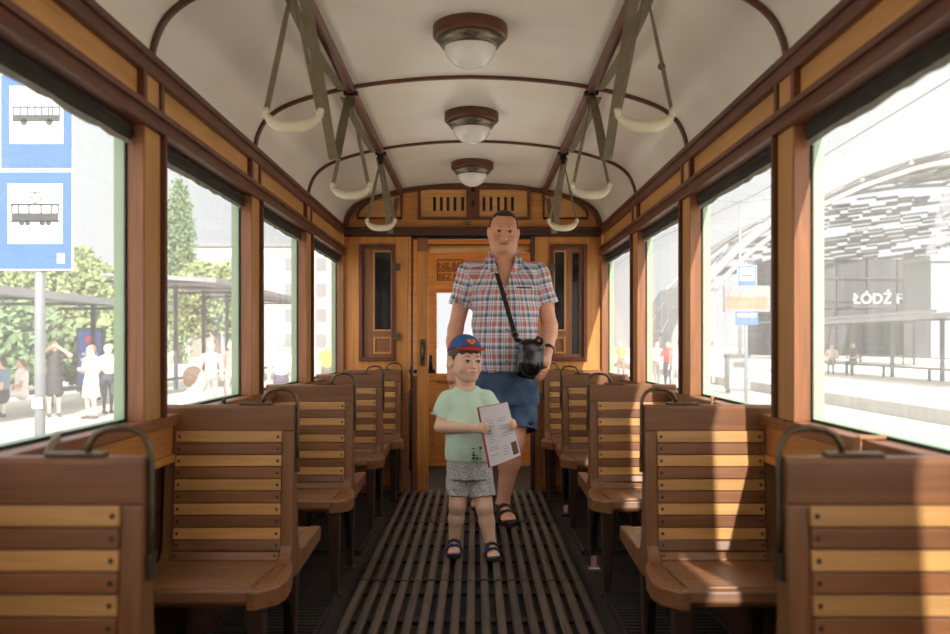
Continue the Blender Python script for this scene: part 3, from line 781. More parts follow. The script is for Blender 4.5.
# ---------------------------------------------------------------- people
M['skin'] = attr_mat('skin', .5, .12)
M['hair_dark'] = plain('dark_brown_hair', (58, 47, 40), .6, noise=.4, scale=120, bump=.6)
M['hair_brown'] = plain('brown_hair', (92, 66, 46), .6, noise=.35, scale=120, bump=.5)
M['leather_black'] = plain('black_glossy_leather', (20, 18, 18), .22, spec=.7)
M['strap_black'] = plain('black_webbing', (24, 22, 22), .7)
M['sole'] = plain('dark_rubber_sole', (40, 34, 30), .8)
M['sandal_brown'] = plain('dark_brown_sandal_leather', (54, 40, 34), .6)
M['sandal_navy'] = plain('navy_sandal_strap', (34, 46, 78), .7)
M['watch'] = plain('black_wristband', (26, 24, 24), .5)
M['eye_w'] = plain('eye_white', (206, 196, 186), .25)
M['iris'] = plain('brown_iris', (52, 38, 30), .2)
M['lid'] = plain('dark_eyelashes', (60, 42, 34), .8)
M['lash'] = plain('eyebrow_hair', (96, 68, 52), .8)
M['mint'] = plain('mint_cotton', (208, 236, 212), .85, noise=.05, scale=14, sheen=.2)
M['cap_blue'] = plain('blue_cap_cloth', (38, 98, 158), .75, noise=.08, scale=60)
M['cap_red'] = plain('red_cap_cloth', (200, 48, 44), .75, noise=.08, scale=60)
M['cap_yellow'] = plain('yellow_cap_print', (224, 186, 60), .7)
M['print_dark'] = plain('dark_print_ink', (50, 62, 56), .8)
M['paper'] = plain('white_page', (226, 220, 222), .7)
M['ink'] = plain('grey_print_ink', (150, 146, 156), .8)
M['page_red'] = plain('red_cover', (168, 40, 46), .6)
M['photo_ink'] = plain('printed_photo', (110, 76, 62), .7, noise=.6, scale=160)
# heathered grey marl
def marl(name, base, fleck, scale=(900, 900, 260)):
    m, nt, N, L, b = new_mat(name); tc = N.new('ShaderNodeTexCoord'); mp = N.new('ShaderNodeMapping'); mp.inputs['Scale'].default_value = (90, 90, 260)
    nz = N.new('ShaderNodeTexNoise'); nz.inputs['Scale'].default_value = 1.0; nz.inputs['Detail'].default_value = 3
    L.new(tc.outputs['Object'], mp.inputs[0]); L.new(mp.outputs[0], nz.inputs['Vector']); r = N.new('ShaderNodeValToRGB')
    r.color_ramp.elements[0].position = .36; r.color_ramp.elements[1].position = .58; r.color_ramp.elements[0].color = (*lin(fleck), 1); r.color_ramp.elements[1].color = (*lin(base), 1)
    L.new(nz.outputs['Fac'], r.inputs[0]); L.new(r.outputs[0], b.inputs['Base Color']); b.inputs['Roughness'].default_value = .9
    return m
M['marl'] = marl('grey_marl_cotton', (220, 216, 214), (150, 146, 148))
def denim():
    m, nt, N, L, b = new_mat('blue_denim'); tc = N.new('ShaderNodeTexCoord'); nz = N.new('ShaderNodeTexNoise'); nz.inputs['Scale'].default_value = 9; nz.inputs['Detail'].default_value = 6
    L.new(tc.outputs['Object'], nz.inputs['Vector']); r = N.new('ShaderNodeValToRGB'); r.color_ramp.elements[0].position = .3; r.color_ramp.elements[1].position = .75
    r.color_ramp.elements[0].color = (*lin((46, 66, 96)), 1); r.color_ramp.elements[1].color = (*lin((92, 116, 144)), 1)
    L.new(nz.outputs['Fac'], r.inputs[0]); L.new(r.outputs[0], b.inputs['Base Color']); b.inputs['Roughness'].default_value = .9
    bp = N.new('ShaderNodeBump'); bp.inputs['Strength'].default_value = .5; bp.inputs['Distance'].default_value = .02; n2 = N.new('ShaderNodeTexNoise'); n2.inputs['Scale'].default_value = 16; n2.inputs['Detail'].default_value = 2
    L.new(tc.outputs['Object'], n2.inputs['Vector']); L.new(n2.outputs['Fac'], bp.inputs['Height']); L.new(bp.outputs[0], b.inputs['Normal'])
    return m
M['denim'] = denim()
def plaid():
    """woven check: bands across u and bands across v of the cloth, mixed like warp and weft"""
    m, nt, N, L, b = new_mat('plaid_cotton'); a = N.new('ShaderNodeAttribute'); a.attribute_name = 'cloth'
    sp = N.new('ShaderNodeSeparateXYZ'); L.new(a.outputs['Vector'], sp.inputs[0])
    white, navy, red, pale = lin((234, 230, 228)), lin((58, 80, 118)), lin((196, 116, 114)), lin((152, 178, 206))
    def bands(sock, period, stops):
        d = N.new('ShaderNodeMath'); d.operation = 'DIVIDE'; d.inputs[1].default_value = period; L.new(sock, d.inputs[0])
        f = N.new('ShaderNodeMath'); f.operation = 'FRACT'; L.new(d.outputs[0], f.inputs[0])
        r = N.new('ShaderNodeValToRGB'); r.color_ramp.interpolation = 'CONSTANT'; e = r.color_ramp.elements
        e[0].position = 0; e[0].color = (*stops[0][1], 1); e[1].position = stops[1][0]; e[1].color = (*stops[1][1], 1)
        for p, c in stops[2:]:
            q = e.new(p); q.color = (*c, 1)
        L.new(f.outputs[0], r.inputs[0]); return r.outputs[0]
    u = bands(sp.outputs[0], .078, [(0, white), (.10, red), (.32, white), (.44, pale), (.54, navy), (.70, white), (.78, pale), (.86, white), (.94, navy)])
    v = bands(sp.outputs[1], .092, [(0, white), (.08, navy), (.24, pale), (.34, white), (.48, red), (.78, white), (.86, pale), (.93, white)])
    mx = N.new('ShaderNodeMix'); mx.data_type = 'RGBA'; mx.inputs[0].default_value = .5
    L.new(u, mx.inputs[6]); L.new(v, mx.inputs[7])
    b.inputs['Roughness'].default_value = .85; L.new(mx.outputs[2], b.inputs['Base Color'])
    n2 = N.new('ShaderNodeTexNoise'); n2.inputs['Scale'].default_value = 11; n2.inputs['Detail'].default_value = 3
    tc = N.new('ShaderNodeTexCoord'); L.new(tc.outputs['Object'], n2.inputs['Vector'])
    bp = N.new('ShaderNodeBump'); bp.inputs['Strength'].default_value = .55; bp.inputs['Distance'].default_value = .03; L.new(n2.outputs['Fac'], bp.inputs['Height']); L.new(bp.outputs[0], b.inputs['Normal'])
    return m
M['plaid'] = plaid()

class Head:
    """face and skull prims in the head's own frame (x to the person's left as we see it on the right, y backwards, z up)"""
    def __init__(s, f, c, R, k, child=False):
        s.f, s.c, s.R, s.k, s.child = f, np.array(c, float), R, k, child
    def P(s, p): return s.c + s.R @ (np.array(p, float) * s.k)
    def ell(s, p, r, kk=.012, mode='u', Rl=None, label=None):
        s.f.ell(s.P(p), np.array(r, float) * s.k, s.R if Rl is None else s.R @ Rl, kk * s.k, mode, label)
    def cone(s, a, b, ra, rb, kk=.01, mode='u', label=None): s.f.cone(s.P(a), s.P(b), ra * s.k, rb * s.k, kk * s.k, mode, label)
    def local(s, V): return ((V - s.c) @ s.R) / s.k
    def build(s):
        ch = s.child
        s.ell((0, .018, .035), (.074, .094, .087), .0)
        if ch: s.ell((0, .02, .04), (.08, .098, .088), .01)
        s.ell((0, -.022, -.03), (.064 if not ch else .066, .068, .082 if not ch else .07), .03)
        for q in (-1, 1):
            s.cone((q * .056, .012, -.045), (q * .024, -.062, -.098 if not ch else -.086), .022, .018, .025)
            s.ell((q * .038, -.060, -.036), (.027, .024, .028), .02)
        s.ell((0, -.070, -.098 if not ch else -.088), (.024, .020, .017), .02)
        s.cone((-.036, -.073, .026), (.036, -.073, .026), .014 if not ch else .011, .014 if not ch else .011, .016)      # brow
        for q in (-1, 1): s.ell((q * .032, -.094, .002), (.020, .018, .012), .012, 's')
        for q in (-1, 1):
            s.ell((q * .032, -.074, .001), (.0165, .014, .0125), .004)
            s.cone((q * .018, -.086, .009), (q * .046, -.078, .009), .004, .004, .006)
            s.cone((q * .020, -.085, -.009), (q * .044, -.079, -.009), .003, .003, .006)
        if not ch: s.cone((0, -.084, .012), (0, -.111, -.034), .010, .0165, .009)
        else: s.cone((0, -.082, .006), (0, -.098, -.028), .008, .011, .010)
        for q in (-1, 1): s.ell((q * .013, -.092 if not ch else -.086, -.037 if not ch else -.031), (.009, .011, .008), .006)
        zm = -.064 if not ch else -.056
        s.ell((0, -.082, zm - .004), (.030, .012, .020), .014)
        s.cone((-.024, -.088, zm + .004), (.024, -.088, zm + .004), .005, .005, .005); s.ell((0, -.0935, zm + .0045), (.014, .006, .005), .004)
        s.ell((0, -.0915, zm - .009), (.019, .008, .006), .005)
        s.cone((-.024, -.0985, zm - .002), (.024, -.0985, zm - .002), .0022, .0022, .002, 's')
        for q in (-1, 1):
            Rl = rot(0, q * .12, q * -.45)
            ex = .080 if not ch else .088
            s.ell((q * ex, .014, -.006), (.011, .021, .034), .006, Rl=Rl); s.ell((q * (ex + .010), .006, -.004), (.006, .011, .019), .004, 's', Rl=Rl)
    def skin(s, V, C, lip, brow=None):
        q = s.local(V); zm = -.066 if not s.child else -.058
        w = np.exp(-((q[:, 0] / (.027 if not s.child else .017)) ** 4) - ((q[:, 2] - zm) / (.0070 if not s.child else .0070)) ** 4) * (q[:, 1] < -.06)
        C = C * (1 - w[:, None] * .9) + np.array(lip) * w[:, None] * .9
        w = np.exp(-((np.abs(q[:, 0]) - .045) / .022) ** 2 - ((q[:, 2] + .035) / .024) ** 2) * (q[:, 1] < -.02) * .35
        return C * (1 - w[:, None]) + np.array(lip) * 1.15 * w[:, None]
    def eyes(s, parent, gaze=0.0):
        for q in (-1, 1):
            m = MB(); cc = Vector(s.P((q * .032, -.0785, .0005))); r = (.0128 if s.child else .0112) * s.k
            n = 12; vs = []; fs = []
            def sph(mb, c, r, mi):
                vs = [c + Vector((r * math.sin(t) * math.cos(p), r * math.sin(t) * math.sin(p), r * math.cos(t))) for t in [PI * i / 8 for i in range(9)] for p in [2 * PI * j / 12 for j in range(12)]]
                mb.add(vs, [(i * 12 + j, i * 12 + (j + 1) % 12, i * 12 + 12 + (j + 1) % 12, i * 12 + 12 + j) for i in range(8) for j in range(12)], mi, True)
            sph(m, cc, r, 0); sph(m, Vector(s.P((q * .032 + gaze * .003, -.0805 - .0044 - (.0012 if s.child else 0), .0005))), (.0082 if s.child else .0068) * s.k, 1)
            m.tube([s.P((q * x, y, z)) for x, y, z in ((.0165, -.0890, .0035), (.025, -.0920, .0078), (.034, -.0912, .0085), (.043, -.0860, .0050))], [.0011 * s.k, .0019 * s.k, .0020 * s.k, .0012 * s.k], 6, 2)
            m.build('eye', [M['eye_w'], M['iris'], M['lid']], parent)
            eb = MB(); eb.tube([s.P((q * x, -.0885 + .012 * t, .0225 + z)) for x, z, t in ((.016, .0015, 0), (.026, .0045, .2), (.038, .003, .55), (.047, -.003, 1.2))], [.0018 * s.k, .0026 * s.k, .0024 * s.k, .0010 * s.k], 6)
            eb.build('eyebrow', M['lash'], parent)

def hand(f, wrist, mid, fingers, thumb, pr, k=.006):
    """wrist -> palm centre -> four finger chains [(points, radius)] and the thumb chain"""
    f.cone(wrist, mid, pr * .8, pr, k * 2)
    for pts, r in fingers: f.chain(pts, [r * 1.08] + [r] * (len(pts) - 2) + [r * .85], k)
    f.chain(thumb, [pr * .62] + [pr * .5] * (len(thumb) - 2) + [pr * .38], k)
def foot(f, heel, toe, sc, k=.012, lift=0.0):
    """bare foot lying on its sole from heel to toe (points on the sole)"""
    h, t = np.array(heel, float), np.array(toe, float); d = t - h; Ln = np.linalg.norm(d); d /= Ln
    side = np.array([-d[1], d[0], 0]); side /= np.linalg.norm(side); up = np.cross(d, side); up = up if up[2] > 0 else -up
    f.ell(h + d * .03 * sc + up * .034 * sc, np.array([.034, .034, .036]) * sc, None, k)
    f.cone(h + d * .04 * sc + up * .04 * sc, h + d * Ln * .72 + up * .028 * sc, .036 * sc, .027 * sc, k)
    for q in (-1, 1): f.cone(h + d * .06 * sc + up * .026 * sc + side * q * .008 * sc, h + d * Ln * .75 + up * .022 * sc + side * q * .022 * sc, .026 * sc, .020 * sc, k)
    for i, q in enumerate((-1.7, -.75, 0.05, .85, 1.6)):
        e = Ln * (.95 - .025 * abs(i) * (1 if side[0] * 1 else 1))
        f.cone(h + d * Ln * .78 + up * .018 * sc + side * q * .019 * sc, h + d * e + up * .014 * sc + side * q * .021 * sc, .0125 * sc if i else .0145 * sc, .0095 * sc, .004)
    return d, side, up
def sandal(name, heel, toe, sc, mat, parent, ankle, label=None):
    h, t = Vector(heel), Vector(toe); d = t - h; Ln = d.length; d.normalize(); side = Vector((-d.y, d.x, 0)).normalized(); up = d.cross(side); up = up if up.z > 0 else -up
    out = [(-.02, 0), (-.012, .026), (.03, .036), (.5, .034), (.72, .050), (.9, .046), (1.03, .02), (1.05, 0)]
    L2 = [(a * Ln if abs(a) > .05 else a * sc, b * sc) for a, b in out]; L2 = L2 + [(a, -b) for a, b in L2[-2:0:-1]]
    m = MB(); n = len(L2)
    for lo_, hi_, mi in ((-.018, -.004, 0), (-.004, .006, 1)):
        vs = [h + d * a + side * b + up * z for z in (lo_ * sc, hi_ * sc) for a, b in L2]
        m.add(vs, [tuple(range(n))[::-1], tuple(range(n, 2 * n))] + [(i, (i + 1) % n, n + (i + 1) % n, n + i) for i in range(n)], mi)
    o = m.build(name, [M['sole'], mat], parent, .002)
    for u, w, hh, bw in ((.40, .046, .079, .040), (.70, .056, .056, .042)):
        b = MB(); pts = [h + d * (Ln * u) + side * (w * sc * math.cos(a)) + up * (sc * (.002 + hh * max(0, math.sin(a)) ** .62)) for a in [PI * q / 12 for q in range(13)]]
        b.ribbon(pts, d, bw * sc, .006); b.build('foot_strap', mat, o)
    b = MB(); an = Vector(ankle)
    pts = [h + d * (.035 * sc + .047 * sc * math.cos(a)) + side * (.040 * sc * math.sin(a)) + up * .060 * sc for a in [2 * PI * q / 16 for q in range(17)]]
    b.ribbon(pts, up, .022 * sc, .005); b.build('heel_strap', mat, o)
    return o

# ------------------------------------------------ the man
PY = 5.40
def hx(px, py, d=PY): v = at(px, py, d); return np.array([v.x, v.y, v.z])
man = tag(empty('person', (.2, PY, 0)), 'tall man in a plaid shirt and denim shorts walking up the aisle behind the boy', 'person')
RES = .0042
f = Field((-.26, 5.02, -.03), (.60, 5.84, 1.86), RES)
hc = np.array([hx(503.5, 0)[0], 5.38, 1.697]); Rm = rot(.06, .045, .03)
H = Head(f, hc, Rm, 1.03); H.build()
f.ell(hc + np.array([0, -.005, -.076]), (.068, .064, .046), None, .03)                  # heavy jowl
f.cone(hc + np.array([.0, .03, -.05]), hc + np.array([.0, .05, -.21]), .072, .086, .03)
nb = hc + np.array([.0, .05, -.20])
f.loft([(.86, .20, 5.41, .17, .125), (1.0, .198, 5.40, .178, .14), (1.2, .192, 5.41, .175, .125), (1.36, .186, 5.42, .18, .112), (1.46, .182, 5.43, .14, .085), (1.52, .18, 5.43, .09, .07)], .03)
sl, sr = np.array([-.022, 5.42, 1.462]), np.array([.384, 5.42, 1.462])
el, wl = np.array([-.098, 5.46, 1.135]), np.array([-.118, 5.36, .925])
er, wr = np.array([.455, 5.42, 1.155]), np.array([.428, 5.235, 1.005])
for a, b_, c in ((sl, el, wl), (sr, er, wr)):
    f.cone(a, b_, .058, .044, .02); m_ = a + (b_ - a) * .55; f.cone(b_, b_ + (c - b_) * .35, .045, .045, .02); f.cone(b_ + (c - b_) * .3, c, .045, .030, .02)
# hanging hand (seen behind the boy's head): fingers down, half curled
p0 = wl + np.array([.008, -.01, -.075])
fg = []
for i, q in enumerate((-.030, -.010, .011, .030)):
    b0 = p0 + np.array([q * .55, q * 1.0 * -.6, -.03]); ln = (.034, .040, .038, .030)[i]
    fg.append(([b0, b0 + np.array([.004, -.008, -ln]), b0 + np.array([.016, -.004, -ln * 1.75]), b0 + np.array([.026, .006, -ln * 2.2])], .0092))
hand(f, wl, p0, fg, [p0 + np.array([.012, -.026, .03]), p0 + np.array([.030, -.040, -.012]), p0 + np.array([.034, -.038, -.046])], .036)
# hand closed over the edge of the bag
bagc = np.array([.325, 5.165, .962])
p1 = wr + np.array([-.02, -.055, -.062])
fg = []
for i in range(4):
    b0 = p1 + np.array([.018 - .010 * i, -.016 + .004 * i, -.018 - .017 * i]); ln = (.036, .040, .038, .030)[i]
    fg.append(([b0, b0 + np.array([-.006, -.030, -.016]) * (ln / .036), b0 + np.array([-.032, -.044, -.026]) * (ln / .036), b0 + np.array([-.050, -.036, -.030]) * (ln / .036)], .0092))
hand(f, wr, p1, fg, [p1 + np.array([-.016, -.012, .022]), p1 + np.array([-.046, -.030, .004]), p1 + np.array([-.066, -.038, -.014])], .035)
# legs
hr, hl = np.array([.285, 5.41, .80]), np.array([.125, 5.42, .80])
kr, ar = np.array([.232, 5.31, .475]), np.array([.180, 5.34, .13]); kl, al = np.array([.095, 5.33, .47]), np.array([.045, 5.68, .19])
for a, b_, c in ((hr, kr, ar), (hl, kl, al)):
    f.cone(a, b_, .092, .064, .03); cv = b_ + (c - b_) * .33 + np.array([0, .022, 0])
    f.cone(b_, cv, .058, .061, .03); f.cone(cv, c, .060, .034, .03); f.ell(b_ + np.array([0, -.03, .0]), (.042, .035, .05), None, .03)
fr_h, fr_t = np.array([.170, 5.375, .058]), np.array([.212, 5.125, .056])
fl_h, fl_t = np.array([.035, 5.735, .165]), np.array([.040, 5.575, .060])
foot(f, fr_h, fr_t, 1.0); f.cone(ar, fr_h + np.array([0, -.02, .06]), .036, .036, .02)
foot(f, fl_h, fl_t + np.array([0, -.05, -.002]), 1.0); f.cone(al, fl_h + np.array([0, -.01, .05]), .036, .036, .02)
SK = np.array(lin((222, 162, 132))); LIP = np.array(lin((150, 80, 70)))
def man_col(V, lab):
    n = np.sin(V[:, 0] * 31 + V[:, 2] * 17) * np.sin(V[:, 1] * 27 + V[:, 2] * 23)
    C = SK[None, :] * (1 + .05 * n[:, None]); q = H.local(V)
    C = H.skin(V, C, LIP)
    st = ((q[:, 2] < -.045) & (q[:, 2] > -.13) & (q[:, 1] < .0)).astype(float) * .12      # shaved stubble
    C = C * (1 - st[:, None]) + np.array(lin((120, 100, 92))) * st[:, None]
    return C
body = f.build('body', M['skin'], man, man_col, (.2, PY, 0))
def place(o, root): o.location = -Vector(root.location); return o
e0 = empty('face', (0, 0, 0), parent=man); place(e0, man); H.eyes(e0); 
MANF = f
# hair
g = Field(hc - .16, hc + .17, RES)
HH = Head(g, hc, Rm, 1.03); HH.ell((0, .021, .037), (.083, .101, .092), .0)
for q in (-1, 1): pass
def hair_keep(X, Y, Z):
    x = X - hc[0]; y = Y - hc[1]; z = Z - hc[2]; R = Rm; k_ = 1.03
    lx, ly, lz = [(x * R[0, i] + y * R[1, i] + z * R[2, i]) / k_ for i in range(3)]
    line = np.where(ly < -.0, .080 + (-ly) * .16, np.where(ly < .035, .080 - ly * 2.1, -.035 - (ly - .035) * .6))
    # receding front corners
    line = line + .012 * np.clip((np.abs(lx) - .025) / .03, 0, 1) * (ly < -.03)
    return (line - lz) * .8
g.keep(hair_keep); g.build('hair', M['hair_dark'], man, None, (.2, PY, 0), relax=2)
# shirt: torso, sleeves
f = Field((-.26, 5.15, .84), (.62, 5.66, 1.62), RES)
TOR = [(.885, .202, 5.405, .196, .150), (.93, .202, 5.402, .198, .156), (1.02, .200, 5.395, .198, .166), (1.12, .197, 5.398, .194, .160), (1.25, .192, 5.405, .192, .146), (1.36, .188, 5.415, .196, .132), (1.44, .184, 5.425, .178, .112), (1.49, .182, 5.43, .125, .092), (1.535, .181, 5.43, .082, .076)]
f.loft(TOR, 0, label=1, power=2.3)
f.cone((.10, 5.43, 1.49), sl + np.array([.01, 0, -.005]), .062, .068, .03, label=1); f.cone((.264, 5.43, 1.49), sr + np.array([-.01, 0, -.005]), .062, .068, .03, label=1)
cl_, cr_ = np.array([-.072, 5.44, 1.272]), np.array([.436, 5.415, 1.282])
f.cone(sl, cl_, .066, .068, .025, label=2, flat=True); f.cone(sr, cr_, .066, .068, .025, label=3, flat=True)
for a, b_ in ((sl, cl_), (sr, cr_)):
    d_ = (b_ - a) / np.linalg.norm(b_ - a); f.cone(b_ - d_ * .02, b_ + d_ * .03, .059, .061, .002, 's')
def folds(X, Y, Z):
    return 0 * X
# open collar: a V cut from the front
f.cone(hc + np.array([0, .02, -.10]), hc + np.array([0, .045, -.235]), .076, .074, .006, 's')
f.cone(hc + np.array([.004, -.05, -.19]), hc + np.array([.012, -.13, -.305]), .040, .008, .006, 's')
def vneck(X, Y, Z):
    w_ = np.clip((Z - 1.375) * .40, 0, .062) + .0 * X
    return np.maximum(np.maximum(np.abs(X - .190) - w_, 1.375 - Z), Y - 5.40)
f.op((.10, 5.15, 1.37), (.28, 5.40, 1.62), vneck, .003, 's')
# soft creases across belly and back
Xg = (f.lo[0] + RES * np.arange(f.n[0]))[:, None, None]; Yg = (f.lo[1] + RES * np.arange(f.n[1]))[None, :, None]; Zg = (f.lo[2] + RES * np.arange(f.n[2]))[None, None, :]
f.F += (.0035 * np.sin(Zg * 42 + Xg * 18 + 2 * np.sin(Xg * 9)) * np.sin(Xg * 23 + Zg * 7) + .002 * np.sin(Xg * 60 + Zg * 20)).astype(np.float32)
def shirt_uv(V, lab):
    out = np.zeros((len(V), 3)); ang = np.arctan2(V[:, 0] - .195, -(V[:, 1] - 5.405) * 1.25)
    out[:, 0] = ang * .18; out[:, 1] = V[:, 2]
    for L_, a, b_, s_ in ((2, sl, cl_, -1), (3, sr, cr_, 1)):
        k_ = lab == L_; d_ = (b_ - a) / np.linalg.norm(b_ - a); r_ = V[k_] - a
        e1 = np.array([0, -1, 0.]); e1 -= d_ * (e1 @ d_); e1 /= np.linalg.norm(e1); e2 = np.cross(d_, e1)
        out[k_, 0] = np.arctan2(r_ @ e2, r_ @ e1) * .07 + .3; out[k_, 1] = 1.46 - r_ @ d_
    return out
shirt = f.build('shirt', M['plaid'], man, None, (.2, PY, 0), vec=shirt_uv)
SHIRT = f
# collar leaves
def uvcol(V, lab): return np.stack([V[:, 0] * 1.0 + .01, V[:, 2] * 1.1, 0 * V[:, 2]], 1)
g = Field(hc + np.array([-.17, -.16, -.30]), hc + np.array([.17, .18, -.06]), .004)
def band(grow):
    # collar band leaning with the neck: high at the nape, low at the throat
    g.cone(hc + np.array([0, .055, -.125]), hc + np.array([0, .035, -.215]), .082 + grow, .104 + grow, .0, 'u' if grow > 0 else 's')
band(.008); g.cone(hc + np.array([0, .055, -.09]), hc + np.array([0, .033, -.235]), .081, .104, .002, 's')
for q in (-1, 1):
    Rl = rot(.75, q * -.62, q * .35); g.rbox(hc + np.array([q * .080, -.030, -.186]), (.034, .0065, .044), .004, Rl, .006)
g.op((-.05, 5.1, 1.55), (.45, 5.36, 1.75), lambda X, Y, Z: np.maximum(-(Z - (1.545 + (Y - 5.33) * .55)), -10 + 0 * X), .002, 's')
g.op((.05, 5.15, 1.37), (.33, 5.40, 1.66), lambda X, Y, Z: np.maximum(np.abs(X - .188) - np.clip((Z - 1.36) * .34, .004, .055), Y - 5.385), .003, 's')
g.build('collar', M['plaid'], shirt, None, (.2, PY, 0), vec=uvcol)
bt = MB()
for z in (1.33, 1.23, 1.13, 1.03, .95):
    y = SHIRT.front(.197, z, 5.15, 5.5); bt.tube([(.197 - .2, y - .004 - PY, z), (.197 - .2, y + .002 - PY, z)], .0055, 10)
bt.build('shirt_button', plain('red_button', (120, 60, 60), .4), shirt)
pk = MB()
pt_ = [(x, SHIRT.front(x, z, 5.15, 5.5) - .001, z) for x, z in ((.255, 1.375), (.345, 1.375))]
xs = [.255 + .09 * i / 6 for i in range(7)]
pk.ribbon([(x - .2, SHIRT.front(x, 1.372, 5.15, 5.5) - PY - .001, 1.372) for x in xs], (0, 0, 1), .010, .004); pk.build('pocket_edge', M['denim'], shirt)
# shorts
f = Field((-.04, 5.2, .50), (.46, 5.62, .96), RES)
f.loft([(.70, .205, 5.41, .186, .135), (.80, .205, 5.41, .186, .142), (.92, .203, 5.405, .180, .135)], 0)
f.cone(hr + np.array([-.005, 0, -.02]), np.array([.272, 5.345, .55]), .104, .104, .02, flat=True); f.cone(hl + np.array([.0, 0, -.02]), np.array([.112, 5.37, .55]), .102, .102, .012, flat=True)
for c in ((.272, 5.345, .55), (.112, 5.37, .55)): f.cone(np.array(c) + np.array([0, 0, .025]), np.array(c) + np.array([0, 0, -.03]), .092, .094, .002, 's')
Xg = (f.lo[0] + RES * np.arange(f.n[0]))[:, None, None]; Zg = (f.lo[2] + RES * np.arange(f.n[2]))[None, None, :]
f.F += (.003 * np.sin(Zg * 55 + Xg * 30) * np.sin(Xg * 34 - Zg * 12)).astype(np.float32)
f.build('denim_shorts', M['denim'], man, None, (.2, PY, 0))
o = sandal('sandal', fr_h + np.array([0, .0, -.004]), fr_t, 1.0, M['sandal_brown'], man, ar); place(o, man)
o = sandal('sandal', fl_h, fl_t + np.array([0, -.05, -.002]), 1.0, M['sandal_brown'], man, al); place(o, man)
wb = MB(); d_ = Vector(wr - er).normalized(); a_ = d_.orthogonal().normalized(); b2 = d_.cross(a_); wc = Vector(wr) - d_ * .015
wb.ribbon([wc + a_ * .036 * math.cos(t) + b2 * .036 * math.sin(t) for t in [2 * PI * i / 20 for i in range(21)]], d_, .02, .005)
o = wb.build('wristband', M['watch'], man); place(o, man)
# the bag he holds
bag = tag(empty('shoulder_bag', tuple(bagc)), 'small glossy black leather shoulder bag the man holds at his hip', 'bag')
f = Field(bagc - .16, bagc + .16, .004)
f.rbox(bagc, (.074, .046, .106), .034, rot(.1, .12, .1), 0); f.ell(bagc + np.array([0, -.02, -.02]), (.066, .045, .085), None, .02)
f.ell(bagc + np.array([-.004, -.012, .085]), (.055, .036, .032), None, .012)
f.build('bag_body', M['leather_black'], bag, None, tuple(bagc), relax=2)
fp = MB(); fp.tube([Vector((.060 * math.cos(t), -.066 - .004 * math.sin(t), -.01 + .085 * math.sin(t))) for t in [PI * (1.02 + .96 * i / 16) for i in range(17)]], .005, 8)
fp.build('flap_piping', M['strap_black'], bag)
lp = MB(); lp.tube([(.02, -.05, .10), (.04, -.055, .125), (.062, -.04, .115), (.066, -.02, .085)], .008, 8); lp.build('tied_loop', M['strap_black'], bag)
# strap over the shoulder
sp = MB(); P = []
ax, az, bx, bz = hx(495, 268)[0], 1.487, hx(515, 338)[0], 1.075
for i in range(17):
    t = i / 16; x = ax + (bx - ax) * t; z = az + (bz - az) * t
    P.append(Vector((x, SHIRT.front(x, z, 5.1, 5.6) - .006, z)))
sy = P[0].y
pre = [Vector((ax - .012, 5.50, 1.47)), Vector((ax - .012, 5.46, 1.525)), Vector((ax - .008, 5.41, 1.540)), Vector((ax - .004, sy + .03, 1.522))]
P = pre + P[1:] + [Vector((bagc[0] - .045, bagc[1] + .0, bagc[2] + .098))]
sp.ribbon(P, (1, -.25, .35), .026, .004); o = sp.build('bag_strap', M['strap_black'], bag); place(o, bag)
rg = MB(); rc = P[-3]; rg.tube([rc + Vector((.018 * math.cos(t), -.008, .018 * math.sin(t))) for t in [2 * PI * i / 16 for i in range(16)]], .004, 6, closed=True); o = rg.build('strap_ring', M['steel'], bag); place(o, bag)

# ------------------------------------------------ the boy
BY = 4.50
boy = tag(empty('person', (-.03, BY, 0)), 'small boy in a mint t-shirt and grey shorts wearing a blue and red cap', 'person')
RB = .0034; ORG = (-.03, BY, 0)
f = Field((-.22, 4.12, -.02), (.30, 4.70, 1.11), RB)
bc = np.array([-.026, 4.485, .968]); Rb = rot(.02, .02, .42)
Hb = Head(f, bc, Rb, .90, True); Hb.build()
f.cone(bc + np.array([0, .025, -.06]), bc + np.array([.0, .035, -.15]), .044, .046, .02)
f.loft([(.44, -.012, 4.50, .098, .078), (.55, -.016, 4.49, .100, .085), (.68, -.02, 4.505, .098, .075), (.78, -.024, 4.515, .088, .06), (.83, -.026, 4.515, .05, .045)], .02)
bsl, bsr = np.array([-.118, 4.515, .778]), np.array([.072, 4.51, .782])
bel, bwl = np.array([-.150, 4.475, .648]), np.array([.004, 4.335, .655]); ber, bwr = np.array([.145, 4.50, .66]), np.array([.190, 4.33, .672])
for a, b_, c in ((bsl, bel, bwl), (bsr, ber, bwr)):
    f.cone(a, b_, .034, .029, .012); f.cone(b_, b_ + (c - b_) * .4, .029, .028, .012); f.cone(b_ + (c - b_) * .35, c, .028, .0195, .012)
# booklet frame: four corners in space
TL, TR, BR, BL = [Vector(at(px, py, d)) for px, py, d in ((478.5, 408, 4.27), (507.5, 402, 4.24), (521, 455, 4.20), (490, 467, 4.20))]
def hand_on(f, w, grip, out, along, r, pr):
    """hand from wrist W holding the sheet edge at GRIP; OUT points from the sheet to the palm side, ALONG down the edge"""
    w, grip, out, along = [np.array(v, float) for v in (w, grip, out, along)]; inw = grip - w; inw /= np.linalg.norm(inw)
    pm = grip - inw * .024 + out * .012
    fg = []
    for i in range(4):
        b0 = pm + along * (.017 - .0112 * i) + inw * .010 + out * -.004; ln = (.9, 1, .95, .78)[i]
        fg.append(([b0, b0 + inw * .020 * ln + out * .006, b0 + inw * .036 * ln + out * -.002, b0 + inw * .044 * ln + out * -.010], .0062))
    return fg, pm
